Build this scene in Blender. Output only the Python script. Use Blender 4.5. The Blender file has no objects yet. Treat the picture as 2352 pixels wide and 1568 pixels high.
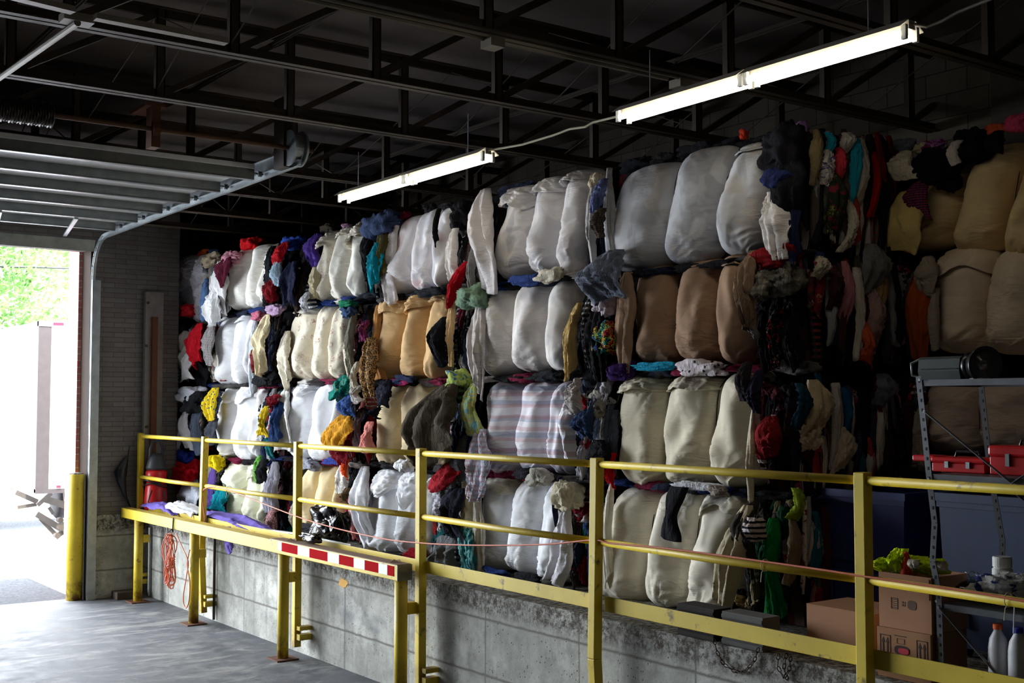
import bpy, math, random
from mathutils import Vector, noise, Matrix
R = math.radians
PI = math.pi
SC = bpy.context.scene
COL = SC.collection

# ------------------------------------------------------------------ camera
EYE = Vector((0.0, 0.0, 2.6))
FPX = 2750.0
YAW = math.atan(2006.0 / 2754.0)          # the view turns this far right of the dock's direction (+Y)
PITCH = math.atan(147.0 / FPX)
cam_d = bpy.data.cameras.new('camera')
cam = bpy.data.objects.new('camera', cam_d)
COL.objects.link(cam)
cam.location = EYE
cam.rotation_euler = (R(90) + PITCH, 0, -YAW)
cam_d.sensor_width = 36.0
cam_d.lens = 36.0 * FPX / 2352.0
cam_d.clip_end = 300
SC.camera = cam
SC.view_settings.view_transform = 'Standard'
SC.view_settings.look = 'None'
SC.view_settings.gamma = 1.0
SC.view_settings.use_curve_mapping = False
SC.view_settings.exposure = 0.65

# ------------------------------------------------------------------ sky, sun, daylight
world = bpy.data.worlds.new('world')
SC.world = world
world.use_nodes = True
wn = world.node_tree
bg = wn.nodes['Background']
bg.inputs[0].default_value = (0.86, 0.93, 1.0, 1)
bg.inputs[1].default_value = 15
sun_d = bpy.data.lights.new('sun', 'SUN')
sun_d.energy = 16.0
sun_d.angle = R(0.6)
sun_d.color = (1.0, 0.96, 0.9)
sun = bpy.data.objects.new('sun', sun_d)
COL.objects.link(sun)
sun.rotation_euler = (R(24), R(-6), 0)     # shines from over the building, down towards +Y

def portal(name, loc, rot, sx, sy):
    d = bpy.data.lights.new(name, 'AREA')
    d.shape = 'RECTANGLE'
    d.size, d.size_y = sx, sy
    d.cycles.is_portal = True
    o = bpy.data.objects.new(name, d)
    o.location, o.rotation_euler = loc, rot
    COL.objects.link(o)
    return o
YW = 16.5                                   # inner face of the door wall
DX0, DX1, DZ = -2.6, 4.96, 4.72              # the open garage door in view, its unseen left side widened for more daylight
BAY2 = False
EX0, EX1 = -3.4, -1.2                       # the next open bay, left of the frame
portal('sky_portal', ((DX0 + DX1) / 2, YW + .42, DZ / 2), (R(-90), 0, 0), DX1 - DX0, DZ)
if BAY2: portal('sky_portal', ((EX0 + EX1) / 2, YW + .42, DZ / 2), (R(-90), 0, 0), EX1 - EX0, DZ)

# ------------------------------------------------------------------ picture measurements -> points in the place
_cy, _sy, _cp, _sp = math.cos(YAW), math.sin(YAW), math.cos(PITCH), math.sin(PITCH)
def ray(px, py):
    r = (px - 1176.0) / FPX
    u = (784.0 - py) / FPX
    fwd = _cp - u * _sp
    up = _sp + u * _cp
    return Vector((_sy * fwd + _cy * r, _cy * fwd - _sy * r, up))
def at_x(px, py, X):
    d = ray(px, py); return EYE + d * (X / d.x)
def at_y(px, py, Y):
    d = ray(px, py); return EYE + d * (Y / d.y)
def at_z(px, py, Z):
    d = ray(px, py); return EYE + d * ((Z - EYE.z) / d.z)

# ------------------------------------------------------------------ helpers
def lin(c):
    return tuple((x / 12.92 if x <= .04045 else ((x + .055) / 1.055) ** 2.4) for x in c)
def rgb(*c):
    return lin([x / 255.0 for x in c])
def tag(o, label=None, cat=None, group=None, kind=None):
    if label: o['label'] = label
    if cat: o['category'] = cat
    if group: o['group'] = group
    if kind: o['kind'] = kind
    return o
def empty(name, loc, label=None, cat=None, group=None, kind=None):
    o = bpy.data.objects.new(name, None)
    o.empty_display_size = .2
    o.location = loc
    COL.objects.link(o)
    return tag(o, label, cat, group, kind)

class MB:
    """collects shapes in world coordinates and links them as one mesh object"""
    def __init__(s):
        s.v, s.f, s.m = [], [], []
        s.mi = 0
    def quad(s, a, b, c, d):
        n = len(s.v); s.v += [Vector(a), Vector(b), Vector(c), Vector(d)]
        s.f.append((n, n + 1, n + 2, n + 3)); s.m.append(s.mi)
    def box(s, lo, hi, rot=None, piv=None):
        n = len(s.v)
        P = [Vector((x, y, z)) for x in (lo[0], hi[0]) for y in (lo[1], hi[1]) for z in (lo[2], hi[2])]
        if rot is not None:
            c = Vector(piv) if piv is not None else (Vector(lo) + Vector(hi)) / 2
            P = [c + rot @ (p - c) for p in P]
        s.v += P
        for q in ((0, 1, 3, 2), (4, 6, 7, 5), (0, 4, 5, 1), (2, 3, 7, 6), (0, 2, 6, 4), (1, 5, 7, 3)):
            s.f.append(tuple(n + i for i in q)); s.m.append(s.mi)
    def bar(s, a, b, w, h, up=(0, 0, 1)):
        """rectangular bar from a to b; w across, h along up"""
        a, b = Vector(a), Vector(b)
        d = (b - a).normalized(); u = Vector(up)
        sd = d.cross(u)
        if sd.length < 1e-4: sd = d.cross(Vector((1, 0, 0)))
        sd.normalize(); u = sd.cross(d).normalized()
        n = len(s.v)
        for p in (a, b):
            for i, j in ((-1, -1), (1, -1), (1, 1), (-1, 1)):
                s.v.append(p + sd * (i * w / 2) + u * (j * h / 2))
        for q in ((3, 2, 1, 0), (4, 5, 6, 7), (0, 1, 5, 4), (1, 2, 6, 5), (2, 3, 7, 6), (3, 0, 4, 7)):
            s.f.append(tuple(n + i for i in q)); s.m.append(s.mi)
    def tube(s, pts, r, n=12, caps=True, closed=False):
        pts = [Vector(p) for p in pts]
        rr = r if isinstance(r, (list, tuple)) else [r] * len(pts)
        base = len(s.v); m = len(pts); last = None
        for i, p in enumerate(pts):
            t = (pts[min(i + 1, m - 1)] - pts[max(i - 1, 0)])
            if t.length < 1e-9: t = Vector((0, 0, 1))
            t.normalize()
            if last is None:
                ref = Vector((0, 0, 1)) if abs(t.z) < .9 else Vector((1, 0, 0))
                a = t.cross(ref).normalized()
            else:
                a = (last - t * last.dot(t))
                a = a.normalized() if a.length > 1e-6 else t.orthogonal().normalized()
            last = a; b = t.cross(a)
            for k in range(n):
                an = 2 * PI * k / n
                s.v.append(p + (a * math.cos(an) + b * math.sin(an)) * rr[i])
        for i in range(m - 1):
            for k in range(n):
                s.f.append((base + i * n + k, base + i * n + (k + 1) % n, base + (i + 1) * n + (k + 1) % n, base + (i + 1) * n + k)); s.m.append(s.mi)
        if caps:
            s.f.append(tuple(base + k for k in range(n))[::-1]); s.m.append(s.mi)
            s.f.append(tuple(base + (m - 1) * n + k for k in range(n))); s.m.append(s.mi)
    def lathe(s, c, prof, n=24, axis=None):
        c = Vector(c); ax = Vector(axis).normalized() if axis is not None else Vector((0, 0, 1))
        a = ax.orthogonal().normalized(); b = ax.cross(a); base = len(s.v)
        for r, h in prof:
            for k in range(n):
                an = 2 * PI * k / n
                s.v.append(c + ax * h + (a * math.cos(an) + b * math.sin(an)) * r)
        for i in range(len(prof) - 1):
            for k in range(n):
                s.f.append((base + i * n + k, base + i * n + (k + 1) % n, base + (i + 1) * n + (k + 1) % n, base + (i + 1) * n + k)); s.m.append(s.mi)
        s.f.append(tuple(base + k for k in range(n))[::-1]); s.m.append(s.mi)
        s.f.append(tuple(base + (len(prof) - 1) * n + k for k in range(n))); s.m.append(s.mi)
    def grid(s, rows):
        base = len(s.v); nu = len(rows[0])
        for r_ in rows: s.v += r_
        for j in range(len(rows) - 1):
            for i in range(nu - 1):
                s.f.append((base + j * nu + i, base + j * nu + i + 1, base + (j + 1) * nu + i + 1, base + (j + 1) * nu + i)); s.m.append(s.mi)
    def build(s, name, mat, parent=None, smooth=False, bevel=0, solid=0, sub=0):
        me = bpy.data.meshes.new(name)
        off = Vector(parent_world(parent)) if parent is not None else Vector((0, 0, 0))
        org = Vector((0, 0, 0))
        if parent is None and s.v:
            xs = [v.x for v in s.v]; ys = [v.y for v in s.v]; zs = [v.z for v in s.v]
            org = Vector(((min(xs) + max(xs)) / 2, (min(ys) + max(ys)) / 2, min(zs)))
            off = org
        me.from_pydata([tuple(v - off) for v in s.v], [], s.f)
        mats = mat if isinstance(mat, (list, tuple)) else [mat]
        for m_ in mats: me.materials.append(m_)
        if len(mats) > 1:
            me.polygons.foreach_set('material_index', s.m)
        if smooth:
            me.polygons.foreach_set('use_smooth', [True] * len(me.polygons))
        me.update()
        o = bpy.data.objects.new(name, me)
        COL.objects.link(o)
        if parent is not None: o.parent = parent
        else: o.location = org
        if bevel:
            md = o.modifiers.new('bevel', 'BEVEL'); md.width = bevel; md.segments = 2; md.limit_method = 'ANGLE'
            md.angle_limit = R(40)
        if solid:
            md = o.modifiers.new('solid', 'SOLIDIFY'); md.thickness = solid; md.offset = 0
        if sub:
            md = o.modifiers.new('sub', 'SUBSURF'); md.levels = sub; md.render_levels = sub
        return o
def parent_world(p):
    loc = Vector((0, 0, 0))
    while p is not None:
        loc += p.location; p = p.parent
    return loc
def bx(lo, hi):
    m = MB(); m.box(lo, hi); return m

# ------------------------------------------------------------------ materials
def smooth_path(pts, k=5):
    out = []
    for i in range(len(pts) - 1):
        p0, p1, p2, p3 = (Vector(pts[j]) for j in (max(i - 1, 0), i, i + 1, min(i + 2, len(pts) - 1)))
        for q in range(k):
            t_ = q / k; out.append(.5 * ((2 * p1) + (p2 - p0) * t_ + (2 * p0 - 5 * p1 + 4 * p2 - p3) * t_ ** 2 + (3 * p1 - p0 - 3 * p2 + p3) * t_ ** 3))
    return out + [Vector(pts[-1])]
class NT:
    def __init__(s, name):
        s.mat = bpy.data.materials.new(name); s.mat.use_nodes = True
        s.t = s.mat.node_tree; s.b = s.t.nodes['Principled BSDF']
    def n(s, ty, **kw):
        nd = s.t.nodes.new(ty)
        for k, v in kw.items():
            if k in nd.inputs: nd.inputs[k].default_value = v
            else: setattr(nd, k, v)
        return nd
    def l(s, a, b): s.t.links.new(a, b)
    def coord(s, scale=(1, 1, 1), kind='Object', rot=(0, 0, 0)):
        tc = s.n('ShaderNodeTexCoord'); mp = s.n('ShaderNodeMapping')
        mp.inputs['Scale'].default_value = scale; mp.inputs['Rotation'].default_value = rot
        if kind == 'World':
            g = s.n('ShaderNodeNewGeometry'); s.l(g.outputs['Position'], mp.inputs['Vector'])
        else:
            s.l(tc.outputs[kind], mp.inputs['Vector'])
        return mp.outputs['Vector']
    def noise(s, vec, scale, detail=4, rough=.55, dist=0):
        nd = s.n('ShaderNodeTexNoise'); nd.inputs['Scale'].default_value = scale
        nd.inputs['Detail'].default_value = detail; nd.inputs['Roughness'].default_value = rough
        nd.inputs['Distortion'].default_value = dist
        s.l(vec, nd.inputs['Vector']); return nd.outputs['Fac']
    def ramp(s, fac, stops, mode='LINEAR'):
        r = s.n('ShaderNodeValToRGB'); cr = r.color_ramp; cr.interpolation = mode
        while len(cr.elements) < len(stops): cr.elements.new(.5)
        for e, (p, c) in zip(cr.elements, stops):
            e.position = p; e.color = (*c, 1) if len(c) == 3 else c
        s.l(fac, r.inputs['Fac']); return r.outputs['Color']
    def mix(s, fac, a, b, mode='MIX'):
        m = s.n('ShaderNodeMix'); m.data_type = 'RGBA'; m.blend_type = mode
        for val, idx in ((fac, 0), (a, 6), (b, 7)):
            if hasattr(val, 'links') or hasattr(val, 'is_output'): s.l(val, m.inputs[idx])
            elif idx == 0: m.inputs[0].default_value = val
            else: m.inputs[idx].default_value = (*val, 1) if len(val) == 3 else val
        return m.outputs[2]
    def bump(s, h, strength=.3, dist=.01, prev=None):
        b = s.n('ShaderNodeBump'); b.inputs['Strength'].default_value = strength; b.inputs['Distance'].default_value = dist
        s.l(h, b.inputs['Height'])
        if prev is not None: s.l(prev, b.inputs['Normal'])
        return b.outputs['Normal']
    def out(s, col=None, rough=.8, nrm=None, metal=0, spec=.3):
        if col is not None:
            if hasattr(col, 'is_output'): s.l(col, s.b.inputs['Base Color'])
            else: s.b.inputs['Base Color'].default_value = (*col, 1)
        if hasattr(rough, 'is_output'): s.l(rough, s.b.inputs['Roughness'])
        else: s.b.inputs['Roughness'].default_value = rough
        s.b.inputs['Metallic'].default_value = metal
        s.b.inputs['Specular IOR Level'].default_value = spec
        if nrm is not None: s.l(nrm, s.b.inputs['Normal'])
        return s.mat
BLK, WHT = (0, 0, 0), (1, 1, 1)
def plain(name, c, rough=.6, metal=0, spec=.4, var=.15, sc=8):
    t = NT(name); v = t.coord(); f = t.noise(v, sc, 5)
    a = tuple(x * (1 - var) for x in c); b = tuple(min(1, x * (1 + var)) for x in c)
    return t.out(t.ramp(f, [(.3, a), (.7, b)]), rough, t.bump(f, .08, .005), metal, spec)

def yellow_paint(name='yellow_paint', dirt=.5):
    t = NT(name); v = t.coord(kind='World')
    f = t.noise(v, 9, 6, .65); f2 = t.noise(v, 2.2, 3)
    base = t.ramp(f2, [(.3, rgb(196, 168, 30)), (.7, rgb(222, 196, 52))])
    c = t.mix(t.ramp(f, [(.60, BLK), (.70, WHT)]), base, rgb(112, 92, 40))
    sep = t.n('ShaderNodeNewGeometry'); sx = t.n('ShaderNodeSeparateXYZ'); t.l(sep.outputs['Normal'], sx.inputs[0])
    # dust lies on what faces upward
    d = t.n('ShaderNodeMath', operation='MULTIPLY'); t.l(sx.outputs['Z'], d.inputs[0]); t.l(t.ramp(f, [(.3, (.4, .4, .4)), (.6, WHT)]), d.inputs[1])
    dd = t.n('ShaderNodeMath', operation='MULTIPLY'); dd.use_clamp = True; t.l(d.outputs[0], dd.inputs[0]); dd.inputs[1].default_value = dirt
    c = t.mix(dd.outputs[0], c, rgb(150, 128, 92))
    pz = t.n('ShaderNodeSeparateXYZ'); t.l(sep.outputs['Position'], pz.inputs[0])
    mr = t.n('ShaderNodeMapRange'); mr.inputs['From Min'].default_value = .42; mr.inputs['From Max'].default_value = .0
    t.l(pz.outputs['Z'], mr.inputs['Value'])
    ad = t.n('ShaderNodeMath', operation='MULTIPLY'); t.l(mr.outputs[0], ad.inputs[0]); t.l(t.ramp(f, [(.35, BLK), (.55, WHT)]), ad.inputs[1])
    c = t.mix(ad.outputs[0], c, rgb(92, 52, 30))   # rust at the foot
    return t.out(c, .5, t.bump(f, .15, .004), 0, .4)

def concrete_wall():
    t = NT('cast_concrete'); v = t.coord(kind='World')
    big = t.noise(v, 1.1, 4, .6); mid = t.noise(v, 5, 6, .7)
    c = t.ramp(big, [(.25, rgb(132, 132, 126)), (.5, rgb(168, 168, 161)), (.75, rgb(200, 200, 193))])
    c = t.mix(t.ramp(mid, [(.35, WHT), (.6, BLK)]), c, rgb(134, 134, 127))
    # dark stains with a shape of their own
    v2 = t.coord((1, .7, 1.5), 'World'); st = t.noise(v2, 1.5, 3, .5)
    c = t.mix(t.ramp(st, [(.64, BLK), (.74, (.55, .55, .55))]), c, rgb(84, 88, 96))
    # pits
    vo = t.n('ShaderNodeTexVoronoi'); vo.inputs['Scale'].default_value = 26; t.l(v, vo.inputs['Vector'])
    pit = t.ramp(vo.outputs['Distance'], [(.07, WHT), (.19, BLK)])
    gate = t.ramp(t.noise(v, 3, 2), [(.44, BLK), (.54, WHT)])
    pm = t.mix(1.0, pit, gate, 'MULTIPLY')
    c = t.mix(pm, c, rgb(60, 54, 48))
    # board marks: thin horizontal and upright joints
    g = t.n('ShaderNodeNewGeometry'); sx = t.n('ShaderNodeSeparateXYZ'); t.l(g.outputs['Position'], sx.inputs[0])
    def line(out, period, off, w):
        a = t.n('ShaderNodeMath', operation='ADD'); t.l(out, a.inputs[0]); a.inputs[1].default_value = off
        wb = t.n('ShaderNodeMath', operation='MULTIPLY_ADD'); t.l(mid, wb.inputs[0]); wb.inputs[1].default_value = .03; t.l(a.outputs[0], wb.inputs[2])
        m = t.n('ShaderNodeMath', operation='PINGPONG'); t.l(wb.outputs[0], m.inputs[0]); m.inputs[1].default_value = period / 2
        return t.ramp(m.outputs[0], [(0, WHT), (w, BLK)])
    c = t.mix(line(sx.outputs['Z'], .46, .07, .018), c, rgb(96, 92, 86))
    c = t.mix(line(sx.outputs['Y'], 1.22, .3, .014), c, rgb(104, 102, 96))
    # rough band of aggregate under the lip
    mr = t.n('ShaderNodeMapRange'); mr.inputs['From Min'].default_value = .84; mr.inputs['From Max'].default_value = .93
    t.l(sx.outputs['Z'], mr.inputs['Value'])
    bm = t.n('ShaderNodeMath', operation='MULTIPLY'); t.l(mr.outputs[0], bm.inputs[0]); t.l(t.ramp(t.noise(v, 16, 6, .85), [(.42, BLK), (.56, WHT)]), bm.inputs[1])
    c = t.mix(bm.outputs[0], c, rgb(66, 58, 50))
    stv = t.coord((.2, 3.2, .25), 'World'); c = t.mix(t.ramp(t.noise(stv, 1.6, 4, .6), [(.56, BLK), (.72, (.5, .5, .5))]), c, rgb(92, 90, 88))
    # an orange paint blot
    return t.out(c, .85, t.bump(pm, .6, -.01, t.bump(mid, .5, .02)), 0, .25)

def floor_concrete():
    t = NT('floor_concrete'); v = t.coord(kind='World')
    big = t.noise(v, .55, 4, .6, .4); mid = t.noise(v, 4, 7, .7); fine = t.noise(v, 40, 4, .7)
    c = t.ramp(big, [(.3, rgb(76, 78, 85)), (.5, rgb(106, 107, 111)), (.72, rgb(134, 133, 131))])
    c = t.mix(t.ramp(mid, [(.42, WHT), (.60, BLK)]), c, rgb(74, 77, 84))
    c = t.mix(t.ramp(t.noise(t.coord((1, 2.5, 1), 'World'), 1.3, 5, .7, .8), [(.52, BLK), (.66, (.7, .7, .7))]), c, rgb(150, 149, 146))
    c = t.mix(t.ramp(fine, [(.2, (.5, .5, .5)), (.45, BLK)]), c, rgb(100, 98, 94))
    wv = t.coord((1, 1, 1), 'World'); cr = t.n('ShaderNodeTexVoronoi'); cr.feature = 'DISTANCE_TO_EDGE'; cr.inputs['Scale'].default_value = .32
    nz = t.n('ShaderNodeTexNoise'); nz.inputs['Scale'].default_value = 2.4; t.l(wv, nz.inputs['Vector'])
    mv = t.mix(.25, wv, nz.outputs['Color'], 'ADD'); t.l(mv, cr.inputs['Vector'])
    c = t.mix(t.ramp(cr.outputs['Distance'], [(.0, (.6, .6, .6)), (.006, BLK)]), c, rgb(96, 92, 86))
    rg = t.ramp(mid, [(.3, (.5, .5, .5)), (.7, (.85, .85, .85))])
    return t.out(c, rg, t.bump(fine, .25, .004, t.bump(mid, .3, .01)), 0, .4)

def block_wall(name, c1, c2, mortar, bw=.40, bh=.20, axis='x', bumpy=.5):
    t = NT(name)
    g = t.n('ShaderNodeNewGeometry'); sx = t.n('ShaderNodeSeparateXYZ'); t.l(g.outputs['Position'], sx.inputs[0])
    cb = t.n('ShaderNodeCombineXYZ'); t.l(sx.outputs['X' if axis == 'x' else 'Y'], cb.inputs[0]); t.l(sx.outputs['Z'], cb.inputs[1])
    br = t.n('ShaderNodeTexBrick'); t.l(cb.outputs[0], br.inputs['Vector'])
    br.inputs['Scale'].default_value = 1; br.inputs['Brick Width'].default_value = bw; br.inputs['Row Height'].default_value = bh
    br.inputs['Mortar Size'].default_value = .006; br.inputs['Mortar Smooth'].default_value = .3; br.inputs['Bias'].default_value = 0
    br.inputs['Color1'].default_value = (*c1, 1); br.inputs['Color2'].default_value = (*c2, 1); br.inputs['Mortar'].default_value = (*mortar, 1)
    v = t.coord(kind='World'); n1 = t.noise(v, 2.2, 5, .65)
    c = t.mix(t.ramp(n1, [(.3, (.55, .55, .55)), (.55, BLK)]), br.outputs['Color'], tuple(x * .6 for x in c1))
    return t.out(c, .85, t.bump(br.outputs['Fac'], bumpy, -.006, t.bump(t.noise(v, 30, 4), .25, .004)), 0, .2)

_fab = {}
def fabric(c, pat=None, c2=None, c3=None, sc=1.0):
    key = (tuple(c), pat, c2, c3, sc)
    if key in _fab: return _fab[key]
    t = NT('cloth'); v = t.coord(); base = lin([x / 255. for x in c])
    nz = t.noise(v, 7, 4, .6); fine = t.noise(t.coord((1, 1, 1)), 90, 2)
    col = t.ramp(nz, [(.3, tuple(x * .9 for x in base)), (.7, tuple(min(1, x * 1.06) for x in base))])
    g = lambda q: lin([x / 255. for x in q])
    if pat == 'stripe' or pat == 'hstripe':
        w = t.n('ShaderNodeTexWave'); w.bands_direction = 'Z' if pat == 'hstripe' else 'Y'
        w.inputs['Scale'].default_value = 6 * sc; w.inputs['Distortion'].default_value = 1.2; w.inputs['Detail'].default_value = 1
        w.inputs['Detail Scale'].default_value = .8; t.l(v, w.inputs['Vector'])
        col = t.mix(t.ramp(w.outputs['Fac'], [(.55, BLK), (.66, WHT)]), col, g(c2))
    elif pat == 'plaid':
        for ax, cc in (('Z', c2), ('Y', c3 or c2)):
            w = t.n('ShaderNodeTexWave'); w.bands_direction = ax; w.inputs['Scale'].default_value = 7 * sc
            w.inputs['Distortion'].default_value = .8; t.l(v, w.inputs['Vector'])
            col = t.mix(t.ramp(w.outputs['Fac'], [(.6, BLK), (.68, (.75, .75, .75))]), col, g(cc))
    elif pat in ('dots', 'leopard'):
        vo = t.n('ShaderNodeTexVoronoi'); vo.inputs['Scale'].default_value = (22 if pat == 'dots' else 60) * sc; t.l(v, vo.inputs['Vector'])
        st = [(.22, WHT), (.3, BLK)] if pat == 'dots' else [(.12, BLK), (.2, WHT), (.42, WHT), (.5, BLK)]
        col = t.mix(t.ramp(vo.outputs['Distance'], st), col, g(c2))
    elif pat in ('floral', 'print'):
        vo = t.n('ShaderNodeTexVoronoi'); vo.inputs['Scale'].default_value = 9 * sc; t.l(v, vo.inputs['Vector'])
        n2 = t.noise(v, 38 * sc, 3, .8, 1.5)
        a = t.mix(1, t.ramp(vo.outputs['Distance'], [(.28, WHT), (.46, BLK)]), t.ramp(n2, [(.52, BLK), (.57, WHT)]), 'MULTIPLY')
        col = t.mix(a, col, g(c2))
        if pat == 'print':
            n3 = t.noise(v, 12 * sc, 2, .5, 2)
            col = t.mix(t.ramp(n3, [(.56, BLK), (.6, WHT)]), col, g(c3 or c2))
    elif pat == 'patch':       # darker clothes inside showing faintly through a thin sheet
        n3 = t.noise(t.coord((1, 2.2, 1.4)), 2.3 * sc, 2, .4, .6)
        col = t.mix(t.ramp(n3, [(.50, BLK), (.56, (.5, .5, .5))]), col, g(c2))
        n4 = t.noise(t.coord((1, 1.6, 1.9)), 3.1 * sc, 1, .4, .3)
        if c3: col = t.mix(t.ramp(n4, [(.60, BLK), (.66, (.55, .55, .55))]), col, g(c3))
    elif pat == 'pale_stripe':
        for k, (cc, s_) in enumerate(((c2, 2.2), (c3, 3.1))):
            w = t.n('ShaderNodeTexWave'); w.bands_direction = 'Z'; w.inputs['Scale'].default_value = s_
            w.inputs['Distortion'].default_value = 1.6; w.inputs['Phase Offset'].default_value = k * 2.1; w.inputs['Detail Scale'].default_value = .7; t.l(v, w.inputs['Vector'])
            col = t.mix(t.ramp(w.outputs['Fac'], [(.7, BLK), (.8, (.6, .6, .6))]), col, g(cc))
    elif pat == 'rainbow':
        n2 = t.noise(v, 9, 1, .4, 1.5)
        col = t.ramp(n2, [(.3, g((190, 30, 50))), (.42, g((220, 130, 30))), (.5, g((200, 210, 50))), (.58, g((40, 160, 140))), (.7, g((50, 60, 170)))])
        n5 = t.noise(v, 40, 1, .5, 3); col = t.mix(t.ramp(n5, [(.5, WHT), (.54, BLK)]), col, (.01, .01, .015))
    msk = t.ramp(t.noise(t.coord((1, 1, 1.5)), 3.2, 2), [(.42, BLK), (.6, WHT)])
    hor = t.mix(1, t.noise(t.coord((1.5, 1.5, 7)), 3.0, 3, .6, 1.1), msk, 'MULTIPLY')      # stretched creases in places
    ver = t.noise(t.coord((4, 4, 1.3)), 4, 4, .62, 1.2)
    nrm = t.bump(hor, .5, .04) if pat in ('patch', 'pale_stripe', 'floral', 'sheet') else t.bump(ver, .75, .04)
    m = t.out(col, .92, t.bump(fine, .12, .002, nrm), 0, .12)
    _fab[key] = m
    return m
M_YEL = yellow_paint()
M_RUST = plain('rusty_steel', rgb(96, 58, 36), .8, .2)
M_CONC = concrete_wall()
M_FLOOR = floor_concrete()
M_GALV = plain('galvanized_steel', rgb(150, 156, 158), .42, .7, var=.2)
M_DSTEEL = plain('dark_painted_steel', rgb(58, 48, 38), .65, .1)
M_JOIST = plain('joist_paint', rgb(66, 54, 40), .6, .1, var=.25, sc=4)
M_BLACK = plain('black_plastic', rgb(22, 22, 24), .4)
M_WHITE = plain('white_paint', rgb(232, 232, 226), .5)
M_CARD = plain('cardboard', rgb(160, 118, 84), .85, spec=.2, var=.08, sc=3)
# ================================================================== the building
DOCK_X, DOCK_Z = 5.72, 1.055
ROOF_Z = 5.85
BACK_X = 9.2
LEFT_X, NEAR_Y = -9.0, -5.0
def struct(mb, name, mat, parent=None, **kw):
    o = mb.build(name, mat, parent, **kw)
    if parent is None: o['kind'] = 'structure'
    return o
struct(bx((LEFT_X, NEAR_Y, -.2), (DOCK_X, YW + .2, 0)), 'floor', M_FLOOR)
YB, XJ = 19.2, 6.16                       # over the dock the far wall steps back behind the stack
mb = bx((DOCK_X, NEAR_Y, -.2), (BACK_X, YW, DOCK_Z)); mb.box((XJ, YW, -.2), (BACK_X, YB, DOCK_Z))
dock = struct(mb, 'floor_dock', M_CONC)
M_BLOCK = block_wall('painted_block', rgb(104, 98, 94), rgb(118, 112, 108), rgb(88, 84, 80), .30, .068, 'x', .6)
M_BLOCKB = block_wall('grey_block', rgb(88, 80, 72), rgb(104, 96, 86), rgb(58, 52, 46), .41, .205, 'y', .6)
M_BLOCKL = block_wall('light_block', rgb(96, 90, 84), rgb(106, 100, 94), rgb(70, 66, 62), .41, .205, 'y', .4)
m = MB()
T = .34
m.box((DX1, YW, 1.12), (XJ, YW + T, ROOF_Z)); m.box((XJ - .2, YW + T, 0), (XJ, YB, ROOF_Z)); m.box((XJ - .2, YB, 0), (BACK_X + .3, YB + T, ROOF_Z)); m.box((EX1, YW, 0), (DX0, YW + T, ROOF_Z)) if BAY2 else m.box((EX0, YW, 0), (DX0, YW + T, ROOF_Z))
m.box((DX0, YW, DZ), (DX1, YW + T, ROOF_Z)); m.box((EX0, YW, DZ), (EX1, YW + T, ROOF_Z)); m.box((LEFT_X - .3, YW, 0), (EX0, YW + T, ROOF_Z))
struct(m, 'wall_far', M_BLOCK)
struct(bx((DX1 + .02, YW - .02, -.2), (DOCK_X, YW + T, 1.12)), 'trim_1', M_CONC)
struct(bx((BACK_X, NEAR_Y, 0), (BACK_X + .3, YB, ROOF_Z)), 'wall_right', M_BLOCKB)
struct(bx((LEFT_X - .3, NEAR_Y, 0), (LEFT_X, YW, ROOF_Z)), 'wall_left', M_BLOCKL)
struct(bx((LEFT_X - .3, NEAR_Y - .3, 0), (BACK_X + .3, NEAR_Y, ROOF_Z)), 'wall_near', M_BLOCKL)
# roof deck: boards with ribs that run along the building
t = NT('roof_deck'); v = t.coord(kind='World')
f = t.noise(v, 1.3, 4); c = t.ramp(f, [(.3, rgb(92, 84, 80)), (.7, rgb(116, 106, 100))])
M_DECK = t.out(c, .9, t.bump(t.noise(v, 12, 4), .2, .01), 0, .15)
m = bx((LEFT_X - .3, NEAR_Y - .3, ROOF_Z), (BACK_X + .3, YB + T, ROOF_Z + .25))
struct(m, 'ceiling', M_DECK)
# outside jamb: brick pier, rusty jamb angle, galvanised track plate
M_BRICK = block_wall('red_brick', rgb(206, 128, 116), rgb(226, 156, 144), rgb(236, 226, 216), .24, .092, 'x', .3)
BRX = at_y(178, 800, YW + T + .02).x
struct(bx((BRX, YW + T + .02, 0), (XJ - .22, YW + T + .5, ROOF_Z)), 'trim_2', M_BRICK)
M_RJ = plain('brown_primed_steel', rgb(92, 62, 42), .7, .1)
M_RJ2 = plain('dark_brown_jamb', rgb(44, 30, 21), .85, 0, .1)
struct(bx((DX1 - .045, YW - .02, 0), (DX1 - .002, YW + T + .015, DZ)), 'trim_3', M_RJ2)

# ---------------- overhead sectional door, open
d1 = empty('door_1', ((DX0 + DX1) / 2, 13.0, 4.8), kind='structure')
M_PANEL = plain('door_panel_paint', rgb(222, 224, 226), .45, .1, var=.08)
M_RIB = plain('door_stiffener', rgb(120, 124, 122), .4, .5, var=.2)
TZ = 4.90
PX0, PX1 = -2.7, 4.82
ys = [10.9, 11.75, 12.6, 13.45, 14.3, 15.15, 15.95]
for a, b in zip(ys, ys[1:]):
    p = bx((PX0, a + .008, TZ + .02), (PX1, b - .008, TZ + .07)).build('door_panel', M_PANEL, d1, bevel=.006)
    m = MB()
    m.box((PX0, a + .02, TZ - .075), (PX1, a + .035, TZ + .02)); m.box((PX0, a + .02, TZ - .085), (PX1, a + .085, TZ - .07))
    m.build('stiffener_rib', M_RIB, p)
    m = MB()
    m.box((PX1 - .16, a + .03, TZ - .04), (PX1 - .02, a + .14, TZ + .02)); m.tube([(PX1 - .1, a + .08, TZ - .01), (PX1 + .12, a + .08, TZ - .01)], .01, 8)
    m.tube([(PX1 + .06, a + .08, TZ - .01), (PX1 + .10, a + .08, TZ - .01)], .028, 12)
    m.build('hinge_roller', M_GALV, p)
p = MB(); q = ys[-1]
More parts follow.
